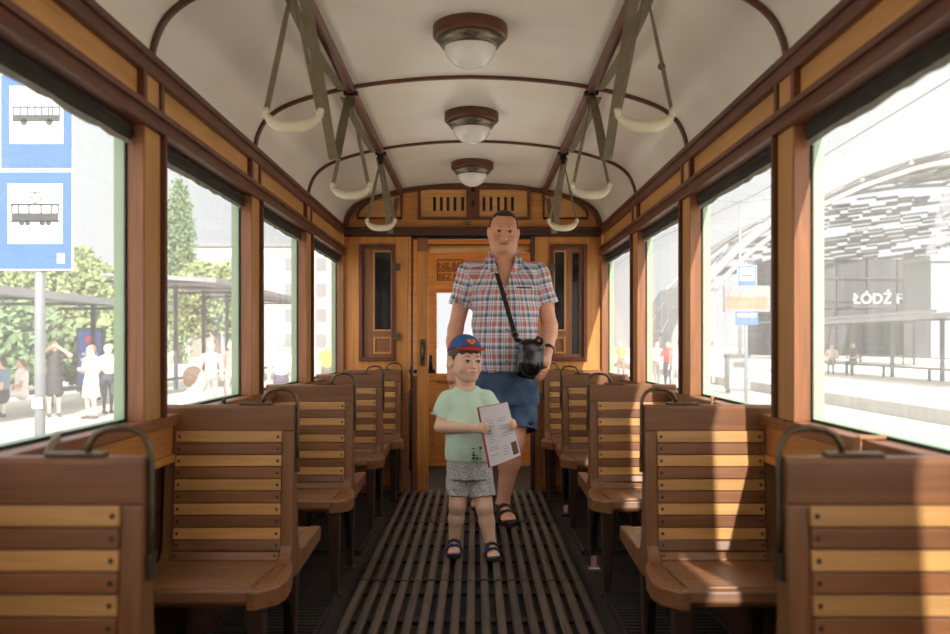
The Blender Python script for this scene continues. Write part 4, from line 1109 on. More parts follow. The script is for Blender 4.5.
# her left on the photo: fingers in front of the page, thumb behind; the other hand the same at its far edge
gl_ = np.array(TL.lerp(BL, .35)); gr_ = np.array(TR.lerp(BR, .44))
FR = np.array([0, -1., 0]); DN = np.array([0, 0, 1.])
fg, pm = hand_on(f, bwl, gl_ + np.array([.010, -.012, 0]), FR * 1.0, DN, .006, .02)
hand(f, bwl, pm, fg, [pm + np.array([-.004, .004, .016]), pm + np.array([.016, .012, .026]), pm + np.array([.034, .014, .024])], .0215, .003)
fg, pm = hand_on(f, bwr, gr_ + np.array([-.006, -.010, 0]), FR * 1.0, DN, .006, .02)
hand(f, bwr, pm, fg, [pm + np.array([.004, .004, .016]), pm + np.array([-.012, .014, .026]), pm + np.array([-.028, .016, .024])], .0215, .003)
bhl, bhr = np.array([-.060, 4.50, .44]), np.array([.040, 4.50, .44])
bkl, bal = np.array([-.068, 4.475, .268]), np.array([-.086, 4.50, .075]); bkr, bar_ = np.array([.062, 4.45, .262]), np.array([.096, 4.43, .07])
for a, b_, c in ((bhl, bkl, bal), (bhr, bkr, bar_)):
    f.cone(a, b_, .055, .041, .015); cv = b_ + (c - b_) * .35 + np.array([0, .010, 0]); f.cone(b_, cv, .037, .038, .015); f.cone(cv, c, .037, .0235, .015); f.ell(b_ + np.array([0, -.016, 0]), (.028, .022, .032), None, .015)
b1h, b1t = np.array([-.086, 4.525, .052]), np.array([-.082, 4.37, .050]); b2h, b2t = np.array([.094, 4.455, .052]), np.array([.106, 4.30, .050])
for h_, t_, a in ((b1h, b1t, bal), (b2h, b2t, bar_)): foot(f, h_, t_, .68, .008); f.cone(a, h_ + np.array([0, -.014, .04]), .0245, .025, .012)
SKB = np.array(lin((236, 192, 164))); LIPB = np.array(lin((196, 112, 104)))
f.build('body', M['skin'], boy, lambda V, lab: Hb.skin(V, np.repeat(SKB[None], len(V), 0), LIPB), ORG)
e0 = empty('face', (0, 0, 0), parent=boy); place(e0, boy); Hb.eyes(e0, .8)
# hair under the cap
g = Field(bc - .15, bc + .16, RB); HH = Head(g, bc, Rb, .90, True); HH.ell((0, .022, .040), (.087, .105, .094), 0)
def hk(X, Y, Z):
    x = X - bc[0]; y = Y - bc[1]; z = Z - bc[2]; R = Rb
    lx, ly, lz = [(x * R[0, i] + y * R[1, i] + z * R[2, i]) / .9 for i in range(3)]
    line = np.where(ly < -.038, .040 + .006 * np.sin(lx * 160), np.where(ly < .0, .040 - (ly + .038) * 1.15, -.010 - ly * 1.2))
    return np.maximum((line - lz) * .8, lz - .085)
g.keep(hk); g.build('hair', M['hair_brown'], boy, None, ORG, relax=2)
# cap
g = Field(bc + np.array([-.15, -.19, -.0]), bc + np.array([.16, .16, .17]), .003); HH = Head(g, bc, Rb, .90, True)
HH.ell((0, .022, .048), (.092, .110, .097), 0); HH.ell((0, .022, .044), (.086, .104, .092), .002, 's')
Rt = rot(-.10, 0, 0)
def ck(X, Y, Z):
    x = X - bc[0]; y = Y - bc[1]; z = Z - bc[2]; R = Rb
    lx, ly, lz = [(x * R[0, i] + y * R[1, i] + z * R[2, i]) / .9 for i in range(3)]
    return (.066 - ly * .22 - lz) * .95
g.keep(ck)
BLU, RED = np.array(lin((38, 98, 158))), np.array(lin((200, 48, 44)))
M['cap'] = attr_mat('two_coloured_cap_cloth', .75)
def capcol(V, lab):
    q = Hb.local(V); k_ = (q[:, 1] < .022)[:, None]
    return np.where(k_, BLU[None], RED[None])
cap = g.build('cap', M['cap'], boy, capcol, ORG, relax=1)
g = Field(bc + np.array([-.15, -.20, -.0]), bc + np.array([.18, .10, .12]), .003); HH = Head(g, bc, Rb, .90, True)
HH.ell((0, -.050, .067), (.084, .098, .016), 0, Rl=rot(.06, 0, 0)); HH.ell((0, -.047, .054), (.098, .112, .020), .002, 's', Rl=rot(.06, 0, 0)); HH.ell((0, .022, .048), (.087, .106, .095), .002, 's')
g.build('cap_brim', M['cap_red'], cap, None, ORG, relax=1)
def on_cap(a, b):
    """point on the front of the cap, a to the side and b upward, in radians"""
    u = np.array([math.sin(a) * math.cos(b) * .0935, .022 - math.cos(a) * math.cos(b) * .1115, .048 + math.sin(b) * .0985]); return Vector(Hb.P(u))
em = MB()
for sc_, lift, mi in ((1.0, 1.0, 0), (.62, 1.006, 1), (.36, 1.011, 0)):
    o2 = [(-.40, .16), (-.26, .27), (.26, .27), (.40, .16), (0, -.16)]; c0 = (.0, .74)
    ring = [(o2[i][0] + (o2[(i + 1) % 5][0] - o2[i][0]) * t / 4, o2[i][1] + (o2[(i + 1) % 5][1] - o2[i][1]) * t / 4) for i in range(5) for t in range(4)]
    pts = [Vector(bc) + (on_cap((c0[0] + x * sc_) / math.cos(.72), .62 + (y - .08) * sc_) - Vector(bc)) * lift for x, y in ring]; ctr = Vector(bc) + (on_cap(0, .64) - Vector(bc)) * (lift + .004)
    mid = [Vector(bc) + (on_cap(x * sc_ * .5 / math.cos(.72), .62 + (y - .08) * sc_ * .5) - Vector(bc)) * (lift + .003) for x, y in ring]; n_ = len(ring)
    em.add(pts + mid + [ctr], [(i, (i + 1) % n_, n_ + (i + 1) % n_, n_ + i) for i in range(n_)] + [(n_ + i, n_ + (i + 1) % n_, 2 * n_) for i in range(n_)], mi)
o = em.build('cap_emblem', [M['cap_red'], M['cap_yellow']], cap); place(o, boy)
# t-shirt
f = Field((-.24, 4.36, .45), (.20, 4.66, .88), RB)
f.loft([(.487, -.012, 4.50, .117, .106), (.56, -.014, 4.494, .114, .106), (.66, -.018, 4.50, .108, .097), (.75, -.022, 4.51, .104, .076), (.80, -.025, 4.513, .080, .062), (.842, -.026, 4.515, .054, .05)], 0)
cl_, cr_ = np.array([-.158, 4.50, .690]), np.array([.118, 4.50, .705])
f.cone((-.06, 4.515, .80), bsl, .038, .042, .015); f.cone((.015, 4.515, .80), bsr, .038, .042, .015)
f.cone(bsl, cl_, .043, .047, .015, flat=True); f.cone(bsr, cr_, .043, .047, .015, flat=True)
for a, b_ in ((bsl, cl_), (bsr, cr_)):
    d_ = (b_ - a) / np.linalg.norm(b_ - a); f.cone(b_ - d_ * .014, b_ + d_ * .03, .040, .042, .002, 's')
f.cone(bc + np.array([0, .02, -.09]), bc + np.array([0, .022, -.14]), .050, .047, .004, 's')
Xg = (f.lo[0] + RB * np.arange(f.n[0]))[:, None, None]; Zg = (f.lo[2] + RB * np.arange(f.n[2]))[None, None, :]
f.F += (.0022 * np.sin(Zg * 60 + Xg * 40) * np.sin(Xg * 40 - Zg * 18)).astype(np.float32)
ts = f.build('t_shirt', M['mint'], boy, None, ORG)
pr = MB(); rr = random.Random(5)
for r_ in range(4):
    for c_ in range(3):
        x, z = .010 + .016 * c_, .555 - .016 * r_
        if rr.random() < .8:
            y = f.front(x, z, 4.3, 4.6); pr.box(x - .006 + .03, x + (.001 if rr.random() < .5 else .006) + .03, y - .0035 - BY, y + .001 - BY, z - .005, z + (.005 if rr.random() < .6 else .0))
pr.build('shirt_print', M['print_dark'], ts)
# shorts
f = Field((-.15, 4.36, .27), (.14, 4.64, .56), RB)
f.loft([(.40, -.01, 4.50, .108, .096), (.53, -.012, 4.497, .107, .099)], 0)
cA, cB = np.array([-.068, 4.49, .315]), np.array([.056, 4.475, .31])
f.cone(bhl + np.array([0, 0, .0]), cA, .060, .060, .012, flat=True); f.cone(bhr, cB, .060, .062, .012, flat=True)
for c in (cA, cB): f.cone(c + np.array([0, 0, .018]), c + np.array([0, 0, -.03]), .053, .055, .002, 's')
Xg = (f.lo[0] + RB * np.arange(f.n[0]))[:, None, None]; Zg = (f.lo[2] + RB * np.arange(f.n[2]))[None, None, :]
f.F += (.002 * np.sin(Zg * 70 + Xg * 50) * np.sin(Xg * 60)).astype(np.float32)
f.build('grey_shorts', M['marl'], boy, None, ORG)
for h_, t_, a in ((b1h, b1t, bal), (b2h, b2t, bar_)):
    o = sandal('sandal', h_ + np.array([0, 0, -.003]), t_, .70, M['sandal_navy'], boy, a); place(o, boy)
# the booklet
bk = tag(empty('booklet', tuple(TL)), 'open white printed booklet with a red spine held in front of the boy', 'booklet')
def sheet(u, v, off=0.0):
    p = TL.lerp(TR, u).lerp(BL.lerp(BR, u), v); return p + Vector((0, -1, 0)) * (.020 * math.sin(PI * u) * (1 - .3 * v) + off) - TL
def leaf(name, u0, u1, v0, v1, off, th, mat, n=12):
    m = MB(); vs = []; fs = []
    for k_ in (0, 1):
        for i in range(n + 1):
            for j in range(5): vs.append(sheet(u0 + (u1 - u0) * i / n, v0 + (v1 - v0) * j / 4, off + th * k_))
    N_ = (n + 1) * 5
    for i in range(n):
        for j in range(4):
            a = i * 5 + j; fs.append((a, a + 1, a + 6, a + 5)); fs.append((N_ + a, N_ + a + 5, N_ + a + 6, N_ + a + 1))
    for i in range(n): fs += [(i * 5, i * 5 + 5, N_ + i * 5 + 5, N_ + i * 5), (i * 5 + 4, N_ + i * 5 + 4, N_ + i * 5 + 9, i * 5 + 9)]
    for j in range(4): fs += [(j, N_ + j, N_ + j + 1, j + 1), (n * 5 + j, n * 5 + j + 1, N_ + n * 5 + j + 1, N_ + n * 5 + j)]
    m.add(vs, fs, 0, False); return m.build(name, mat, bk)
leaf('front_page', .0, 1, 0, 1, 0.0, .0012, M['paper']); leaf('cover', -.04, .98, -.01, 1.01, -.010, .002, M['page_red'])
leaf('spine', -.055, .012, -.005, 1.005, -.009, .012, M['page_red'], 2)
rr = random.Random(2); tx = MB()
for i in range(17):
    v = .16 + .045 * i
    if v > .62 and v < .68: continue
    for u0, u1 in (((.10, .46), (.54, .92)) if v < .62 else ((.10, .44), (.50, .70))):
        if rr.random() < .8:
            e = u0 + (u1 - u0) * rr.uniform(.5, 1); q = [sheet(u0 + (e - u0) * t / 4, v, .0018) for t in range(5)]
            tx.ribbon(q, Vector((0, 0, 1)), .0022, .0006)
tx.build('printed_lines', M['ink'], bk)
leaf('printed_photo', .78, .96, .72, .95, .0013, .0006, M['photo_ink'], 3)
# ---------------------------------------------------------------- the world outside the windows
GZ = -.60
M['asphalt'] = plain('pale_concrete_paving', (188, 183, 173), .85, noise=.08, scale=2)
M['kerb'] = plain('grey_kerb_stone', (150, 146, 140), .85, noise=.1, scale=4)
M['rail_steel'] = plain('worn_tram_rail', (150, 140, 124), .5, .3)
M['dark_frame'] = plain('dark_grey_steel', (62, 64, 68), .6)
M['mid_grey'] = plain('grey_roof_sheet', (118, 120, 124), .6)
M['facade'] = plain('dark_grey_facade', (50, 50, 54), .7, noise=.15, scale=.4)
M['facade2'] = plain('pale_facade', (170, 165, 158), .8, noise=.1, scale=.5)
M['lattice'] = plain('pale_steel_lattice', (150, 148, 146), .6)
M['roofglass'] = plain('grey_roof_glass', (112, 112, 114), .4)
M['white'] = plain('white_enamel', (190, 191, 193), .5)
M['blue'] = plain('sign_blue', (30, 80, 160), .5)
M['picto'] = plain('black_pictogram', (30, 32, 36), .5)
M['pole'] = plain('galvanised_pole', (128, 132, 136), .5, .3)
M['leaf'] = plain('tree_leaves', (122, 136, 90), .7, noise=.3, scale=3)
M['leaf2'] = plain('poplar_leaves', (100, 122, 84), .7, noise=.3, scale=3)
M['bark'] = plain('tree_bark', (98, 84, 70), .9)
M['advert'] = plain('blue_advert', (56, 92, 160), .5)
M['advert_red'] = plain('red_advert_print', (200, 60, 54), .5)
M['board'] = plain('grey_board_case', (112, 112, 114), .6)
M['info'] = plain('pale_orange_board', (172, 96, 66), .6, noise=.2, scale=3)
M['bgskin'] = attr_mat('clothed_figure', .75)
g = MB(); g.box(-90, 9.4, -40, 220, GZ - .2, GZ); tag(g.build('ground', M['asphalt']), kind='structure')
g = MB(); g.box(9.7, 140, -40, 220, GZ - .2, -.30); tag(g.build('right_pavement', M['asphalt']), kind='structure')
g = MB()
for i in range(40): g.box(9.4, 9.7, -10 + 3 * i, -10 + 3 * i + 2.98, GZ - .2, -.29)
tag(g.build('kerb', M['kerb']), kind='structure')
for x in (4.6, 5.6, 7.0, 8.0, -3.6 + .0):
    g = MB(); g.box(x, x + .07, -20, 120, GZ, GZ + .012); tag(g.build('tram_rail', M['rail_steel']), kind='structure')
g = MB(); g.box(-6.6, -6.3, -10, 120, GZ, GZ + .10); tag(g.build('left_kerb', M['kerb']), kind='structure')

def bg_person(label, x, y, z, h, face, pose, skin, top, bottom, hair, dress=False, group=None, hat=None):
    """a passer-by far from the lens; FACE turns the figure about the vertical, 0 looks towards -y"""
    k = h / 1.7; R = rot(0, 0, face); base = np.array([x, y, z])
    def P(p): return base + R @ (np.array(p, float) * k)
    f = Field(base - np.array([.55, .75, .02]) * k, base + np.array([.55, .55, 1.82]) * k, .016 * max(k, .8))
    if pose == 'sit': zz = -.36
    else: zz = 0
    C = lambda *a, **q: f.cone(*a, **q)
    def cone(a, b, ra, rb, l, kk=.03): f.cone(P(a), P(b), ra * k, rb * k, kk, label=l)
    # 1 skin 2 top 3 bottom 4 hair 5 shoe
    hz = 1.57 + zz
    f.ell(P((0, -.01, hz)), np.array([.078, .094, .115]) * k, R, .0, label=1)
    f.ell(P((0, .025, hz + .025)), np.array([.088, .100, .11]) * k, R, .0, label=4)
    f.ell(P((0, -.08, hz - .015)), np.array([.060, .03, .085]) * k, R, .01, label=1); f.ell(P((0, -.11, hz - .02)), np.array([.014, .016, .02]) * k, R, .01, label=1)
    cone((0, .02, hz - .09), (0, .02, hz - .17), .05, .055, 1)
    cone((-.12, .02, 1.36 + zz), (.12, .02, 1.36 + zz), .075, .075, 2); cone((0, .02, 1.33 + zz), (0, .01, 1.0 + zz), .15, .14, 2)
    cone((0, .02, 1.0 + zz), (0, .02, .88 + zz), .145, .155, 2 if dress else 3)
    if pose == 'photo': arms = [((-.19, 0, 1.35), (-.33, -.12, 1.38), (-.10, -.17, 1.55)), ((.19, 0, 1.35), (.33, -.12, 1.38), (.10, -.17, 1.55))]
    elif pose == 'sit': arms = [((-.19, 0, 1.35 + zz), (-.25, -.06, 1.08 + zz), (-.08, -.32, 1.05 + zz)), ((.19, 0, 1.35 + zz), (.25, -.06, 1.08 + zz), (.06, -.32, 1.07 + zz))]
    elif pose == 'hold': arms = [((-.19, 0, 1.35), (-.25, -.02, 1.08), (-.08, -.25, 1.12)), ((.19, 0, 1.35), (.25, -.02, 1.08), (.06, -.27, 1.14))]
    else: arms = [((-.19, 0, 1.35), (-.25, .03, 1.08), (-.26, -.05, .84)), ((.19, 0, 1.35), (.25, .03, 1.08), (.26, -.05, .84))]
    for a, b, c in arms:
        m_ = tuple(a[i] + (b[i] - a[i]) * .55 for i in range(3)); cone(a, m_, .058, .05, 2); cone(m_, b, .045, .042, 1); cone(b, c, .042, .032, 1)
        e = tuple(c[i] + (c[i] - b[i]) * .30 for i in range(3)); cone(c, e, .035, .028, 1)
    if pose == 'sit':
        for q in (-1, 1):
            cone((q * .09, .0, .52), (q * .10, -.42, .52), .085, .065, 3); cone((q * .10, -.42, .52), (q * .10, -.40, .09), .06, .042, 3 if not dress else 1); cone((q * .10, -.38, .04), (q * .10, -.56, .03), .045, .036, 5)
    else:
        st = .10 if pose == 'walk' else .02
        for q in (-1, 1):
            cone((q * .085, .02, .86), (q * .095, -.02 + q * st * .5, .48), .088, .060, 3 if not dress else 2); cone((q * .095, -.02 + q * st * .5, .48), (q * .10, .02 + q * st, .09), .055, .036, 1 if dress or pose == 'shorts' else 3); cone((q * .10, .04 + q * st, .04), (q * .11, -.14 + q * st, .03), .042, .034, 5)
        if dress: f.loft([(P((0, 0, .50))[2], x, y, .21 * k, .17 * k), (P((0, 0, .9))[2], x, y, .16 * k, .15 * k)], .03, label=2)
    if hat is not None: f.ell(P((0, -.01, hz + .05)), np.array([.10, .115, .085]) * k, R, .0, label=6)
    cols = {0: skin, 1: skin, 2: top, 3: bottom, 4: hair, 5: (90, 84, 80), 6: hat or hair}
    T = np.array([lin(cols[i]) for i in range(7)])
    o = f.build('person', M['bgskin'], None, lambda V, lab: T[np.clip(lab, 0, 6)], (x, y, z)); o.location = (x, y, z)
    tag(o, label, 'person', group); return o
# --- left side: pole with two stop signs
px_ = at(40, 342, 7.7).x; sp_y = 7.7; PXM = FPX / sp_y
r = tag(empty('stop_sign_post', (px_, sp_y, GZ)), 'grey pole with two blue stop signs, bus above tram, outside the left windows', 'sign post')
m = MB(); m.tube([(0, 0, 0), (0, 0, 4.1)], .042, 16); m.build('pole', M['pole'], r)
def sign(cx, cz, w, h, kind, par, y=-.06):
    b = MB(); b.box(cx - w / 2 - .012, cx + w / 2 + .012, y, y + .025, cz - h / 2 - .012, cz + h / 2 + .012); p = b.build('%s_stop_sign' % kind, M['white'], par, .003)
    b = MB(); b.box(cx - w / 2, cx + w / 2, y - .003, y, cz - h / 2, cz + h / 2); b.build('blue_field', M['blue'], p)
    b = MB(); iw, ih = w * .76, h * .62; ic = cz + h * .07; b.box(cx - iw / 2, cx + iw / 2, y - .005, y - .003, ic - ih / 2, ic + ih / 2); b.build('white_square', M['white'], p)
    b = MB(); a = iw * .44; y0, y1 = y - .008, y - .005; B = lambda x0, x1, z0, z1: b.box(cx + x0 * a, cx + x1 * a, y0, y1, ic + z0 * a, ic + z1 * a)
    def disc(x, z, rr): b.prism([(cx + a * (x + rr * math.cos(t)), ic + a * (z + rr * math.sin(t))) for t in [2 * PI * i / 16 for i in range(16)]], 'y', y0, y1)
    if kind == 'bus':
        B(-1, 1, -.28, 0); B(-1, 1, .30, .36)
        for x in (-1, -.70, -.40, -.08, .20, .50, .66, .95): B(x, x + .05, 0, .30)
        disc(-.52, -.30, .14); disc(.55, -.30, .14)
    else:
        B(-.95, .95, -.32, .02); B(-1, 1, .34, .42); B(-1.02, 1.02, -.34, -.28)
        for x in (-.98, -.70, -.28, .22, .66, .92): B(x, x + .06, .0, .36)
        for x in (-.55, -.30, .30, .55): disc(x, -.38, .11)
        for p0, p1 in (((-.0, .42), (-.26, .62)), ((-.26, .62), (0, .86)), ((0, .86), (.26, .62)), ((.26, .62), (0, .42)), ((-.22, .88), (.22, .88))):
            d = Vector((p1[0] - p0[0], 0, p1[1] - p0[1])); n = Vector((-d.z, 0, d.x)).normalized() * .018
            b.prism([(cx + a * (p0[0] + n.x), ic + a * (p0[1] + n.z)), (cx + a * (p0[0] - n.x), ic + a * (p0[1] - n.z)), (cx + a * (p1[0] - n.x), ic + a * (p1[1] - n.z)), (cx + a * (p1[0] + n.x), ic + a * (p1[1] + n.z))], 'y', y0, y1)
    b.build('%s_pictogram' % kind, M['picto'], p); return p
szz = lambda py: CAMZ + (HORIZON - py) / PXM - GZ
sign(0, (szz(77) + szz(169.5)) / 2, .585, (169.5 - 77) / PXM, 'bus', r)
p = sign(-.01, (szz(173.5) + szz(269.5)) / 2, .60, (269.5 - 173.5) / PXM, 'tram', r)
b = MB(); b.box(.17, .235, -.064, -.0632, szz(264), szz(254)); b.build('torn_sticker', plain('torn_sticker', (196, 160, 156), .7, noise=.4, scale=60), p)
b = MB(); b.box(-.045, .045, -.05, -.043, szz(408), szz(397)); b.build('paper_notice', M['white'], r)
# --- left shelters
def shelter(label, x, y0, y1, zr, depth, n, zb=GZ, side=-1, group='tram stop shelters', drop=0.0):
    r = tag(empty('tram_shelter', (x, y0, zb)), label, 'shelter', group); Lg = y1 - y0
    m = MB(); m.prism([(0, zr - zb), (0, zr - zb + .16), (side * depth, zr - zb + .30), (side * depth, zr - zb + .22)], 'y', 0, Lg); m.build('shelter_roof', M['mid_grey'], r)
    for i in range(n):
        m = MB(); yy = .4 + (Lg - .8) * i / (n - 1); m.box(side * depth * .68 - .06, side * depth * .68 + .06, yy - .06, yy + .06, 0, zr - zb + .2); m.box(side * .1, side * depth, yy - .04, yy + .04, zr - zb + .02, zr - zb + .10)
        m.build('shelter_post', M['dark_frame'], r)
    m = MB(); m.box(side * depth * .62, side * depth * .62 - side * .42, .8, Lg - .8, .40, .46)
    for i in range(n): yy = 1 + (Lg - 2) * i / (n - 1); m.box(side * depth * .55 - .04, side * depth * .55 + .04, yy - .04, yy + .04, 0, .40)
    m.build('shelter_bench', M['dark_frame'], r)
    return r
shelter('long grey tram shelter outside the left windows, behind the waiting people', -9.0, 13.5, 27.5, 1.98, 3.2, 5)
shelter('second grey shelter farther along, seen through the middle left windows', -8.0, 28.6, 46, 2.9, 3.6, 6)
ad = tag(empty('advert_panel', (at(91, 0, 28.1).x, 28.1, GZ)), 'dark advert panel with a blue poster in the left shelter', 'advert')
m = MB(); m.box(-.42, .42, -.08, .08, .15, 2.1); m.box(-.3, -.2, -.06, .06, 0, .15); m.box(.2, .3, -.06, .06, 0, .15); m.build('panel_case', M['dark_frame'], ad, .01)
m = MB(); m.box(-.34, .34, -.09, -.08, .3, 2.0); pst = m.build('poster', M['advert'], ad)
m = MB(); m.box(-.24, .24, -.095, -.09, 1.25, 1.34); m.box(-.28, .28, -.095, -.09, 1.08, 1.17); m.build('poster_lettering', M['white'], pst)
m = MB(); m.lathe([(0, 0), (.14, 0), (.14, .01), (0, .01)], (0, 0, 0), 20); q = m.build('poster_emblem', M['advert_red'], pst); q.matrix_local = Matrix.Translation((0, -.09, 1.72)) @ Matrix.Rotation(PI / 2, 4, 'X')
def gp(px, d, z=GZ): v = at(px, 342, d); return (v.x, v.y, z)
W_ = 'waiting passengers at the left stop'
bg_person('woman in a black dress holding both hands up to her face, left stop', *gp(54, 20.5), 1.68, .5, 'photo', (214, 170, 150), (52, 46, 50), (52, 46, 50), (206, 164, 120), True, W_)
bg_person('red-haired woman in a cream dress standing at the left stop', *gp(91, 20.0), 1.60, -.5, 'hold', (216, 176, 156), (232, 222, 212), (232, 222, 212), (176, 96, 60), True, W_)
bg_person('person in a white sun hat and white top beside the red-haired woman', *gp(108, 21.5), 1.60, .8, 'hold', (212, 170, 150), (236, 234, 230), (62, 62, 70), (210, 200, 190), False, W_, (240, 240, 236))
bg_person('seated woman in a white top with brown hair behind the sign pole', *gp(21, 20.8), 1.62, -.9, 'sit', (214, 172, 150), (236, 230, 226), (228, 224, 220), (120, 84, 60), False, W_)
bg_person('person in dark trousers seated at the far left edge of the stop', *gp(1, 19.4), 1.66, -.9, 'sit', (206, 164, 140), (100, 124, 150), (56, 56, 62), (80, 60, 48), False, W_)
bg_person('brown-haired child close to the tram in the second left window', *gp(196, 7.6), 1.46, 1.7, 'stand', (222, 180, 156), (226, 222, 216), (120, 130, 150), (92, 72, 56), False, 'passers by on the left')
bg_person('passer-by in a pink top, left one of the pair in the second left window', *gp(211, 22), 1.66, .4, 'walk', (216, 170, 150), (214, 160, 160), (180, 150, 150), (210, 190, 160), False, 'passers by on the left')
bg_person('passer-by in a salmon shirt, right one of two in the second left window', *gp(231, 23), 1.70, -.3, 'walk', (216, 170, 150), (218, 140, 130), (190, 170, 160), (120, 96, 80), False, 'passers by on the left')
bg_person('passer-by in a white shirt with a dark skirt in the third left window', *gp(281, 20), 1.66, .2, 'stand', (214, 172, 150), (230, 228, 224), (90, 76, 96), (110, 86, 70), False, 'passers by on the left')
bg_person('passer-by in a yellow top in the farthest left window', *gp(327, 26), 1.66, .2, 'stand', (214, 172, 150), (222, 190, 90), (110, 104, 100), (90, 70, 60), False, 'passers by on the left')
# --- trees and houses on the left
def tree(label, x, y, h, rad, trunk, blobs, n, mat, size, group='trees beyond the left stop'):
    r = tag(empty('leafy_tree', (x, y, GZ)), label, 'tree', group); rr = random.Random(int(x * 7 + y * 13))
    m = MB(); m.tube([(0, 0, 0), (.1, 0, h * .4), (0, .1, h * .8)], [trunk, trunk * .7, trunk * .3], 10)
    for i in range(6): a = rr.random() * 6.28; z0 = h * rr.uniform(.3, .6); m.tube([(0, 0, z0), (math.cos(a) * rad * .6, math.sin(a) * rad * .6, z0 + h * .2)], [trunk * .4, trunk * .12], 6)
    m.build('trunk', M['bark'], r); m = MB()
    for _ in range(n):
        bx, by, bz, br_ = blobs[rr.randrange(len(blobs))]
        v = Vector((rr.gauss(0, 1), rr.gauss(0, 1), rr.gauss(0, 1))).normalized() * (rr.random() ** .4)
        c = Vector((bx * rad + v.x * br_ * rad, by * rad + v.y * br_ * rad, bz * h + v.z * br_ * h * .5)); a = Vector((rr.gauss(0, 1), rr.gauss(0, 1), rr.gauss(0, 1))).normalized(); b = a.orthogonal().normalized(); s_ = size * rr.uniform(.6, 1.3)
        m.add([c - a * s_, c + b * s_ * .6, c + a * s_, c - b * s_ * .6], [(0, 1, 2, 3)])
    m.build('foliage', mat, r)
rr = random.Random(3)
BL_ = [(0, 0, .72, .8), (-.5, .2, .6, .6), (.5, -.2, .62, .6), (.2, .4, .85, .5), (-.3, -.3, .85, .5)]
tree('broad green tree behind the left shelter at the photo edge', *gp(-16, 46)[:2], 5.6, 2.4, .22, BL_, 6000, M['leaf'], .13)
tree('bushy green tree between the sign post and the window edge', *gp(64, 40)[:2], 5.4, 2.0, .2, BL_, 6000, M['leaf'], .13)
tree('lighter green tree right of the sign post', *gp(113, 50)[:2], 5.4, 2.2, .2, BL_, 6000, M['leaf'], .13)
tree('tall slender poplar in the second left window', *gp(179, 70)[:2], 13.0, 1.7, .3, [(0, 0, .55, .9), (0, 0, .35, .8), (0, 0, .75, .7), (0, 0, .9, .35)], 7000, M['leaf2'], .17)
tree('round green tree right of the poplar', *gp(216, 55)[:2], 5.9, 2.6, .25, BL_, 6000, M['leaf'], .17)
tree('low hedge-like tree under the left shelter roof', *gp(2, 30)[:2], 3.4, 1.7, .14, [(0, 0, .5, .9), (.5, 0, .45, .8), (-.5, 0, .45, .8)], 3000, M['leaf2'], .18)
tree('low green bush behind the advert panel', *gp(96, 33)[:2], 2.7, 1.5, .12, [(0, 0, .5, .9), (.5, 0, .45, .8), (-.5, 0, .45, .8)], 2500, M['leaf'], .18)
def house(label, x, y, w, d, h, mat, rows, cols, cat='building', name='apartment_house', z=GZ):
    r = tag(empty(name, (x, y, z)), label, cat); m = MB(); m.box(-w / 2, w / 2, 0, d, 0, h); m.build('walls', mat, r)
    m = MB(); m.box(-w / 2 - .3, w / 2 + .3, -.3, d + .3, h, h + .4); m.build('roof_edge', M['mid_grey'], r)
    for i in range(rows):
        for j in range(cols):
            m = MB(); cx = -w / 2 + w * (j + .5) / cols; cz = h * (i + .6) / (rows + .3); m.box(cx - .6, cx + .6, -.06, .1, cz - .8, cz + .8); m.build('window', M['mid_grey'], r)
    return r
house('pale apartment house far beyond the trees in the first left window', *gp(112, 95)[:2], 16, 10, 9.0, M['facade2'], 3, 5)
house('pale building far behind the shelter in the last left windows', *gp(290, 110)[:2], 26, 10, 13, M['facade2'], 4, 7)
# --- right side: the station
SX, SY = 0, 0
def rp(px, py, d): return at(px, py, d)
st = tag(empty('station_hall', (40, 80, -.3)), 'huge station hall with an arched steel lattice roof on the right', 'station')
D0 = 84.0
cx_, hw_, hz_ = 52.0, 35.0, 19.4
def arch(t, grow=0.0, sink=0.0): return (cx_ - 40 + (hw_ + grow) * -math.cos(t), (hz_ + grow) * math.sin(t) ** 1.2 - sink + .0)
NT = 22; ts = [.02 + (PI - .04) * i / NT for i in range(NT + 1)]
m = MB(); m.tube([(arch(t)[0], 0, arch(t)[1]) for t in ts], .35, 8); m.tube([(arch(t, -1.1)[0], .4, arch(t, -1.1)[1]) for t in ts], .22, 8); m.build('roof_rim', M['lattice'], st)
m = MB()
for q in range(1, 4): m.tube([(arch(t, -.6)[0], q * 7.5, arch(t, -.6)[1]) for t in ts], .22, 6)
for i, t in enumerate(ts): m.tube([(arch(t, -.5)[0], 0, arch(t, -.5)[1]), (arch(t, -.5)[0], 22.5, arch(t, -.5)[1])], .20, 5)
for q in range(3):
    for i in range(NT):
        a, b = (ts[i], ts[i + 1]) if (i + q) % 2 else (ts[i + 1], ts[i]); pa, pb = arch(a, -.5), arch(b, -.5); m.tube([(pa[0], q * 7.5, pa[1]), (pb[0], q * 7.5 + 7.5, pb[1])], .12, 5)
m.build('roof_lattice', M['lattice'], st)
rr = random.Random(9); m = MB()
for q in range(3):
    for i in range(NT):
        if rr.random() < .58 or i < 3:
            pa, pb = arch(ts[i], -.2), arch(ts[i + 1], -.2); y0 = q * 7.5 + .3
            m.add([(pa[0], y0, pa[1]), (pb[0], y0, pb[1]), (pb[0], y0 + 6.9, pb[1]), (pa[0], y0 + 6.9, pa[1]), (pa[0], y0, pa[1] + .08), (pb[0], y0, pb[1] + .08), (pb[0], y0 + 6.9, pb[1] + .08), (pa[0], y0 + 6.9, pa[1] + .08)], [(3, 2, 1, 0), (4, 5, 6, 7), (0, 1, 5, 4), (1, 2, 6, 5), (2, 3, 7, 6), (3, 0, 4, 7)])
m.build('roof_panels', M['roofglass'], st)
m = MB(); ga = [arch(t, -.9) for t in ts]; z = 9.0
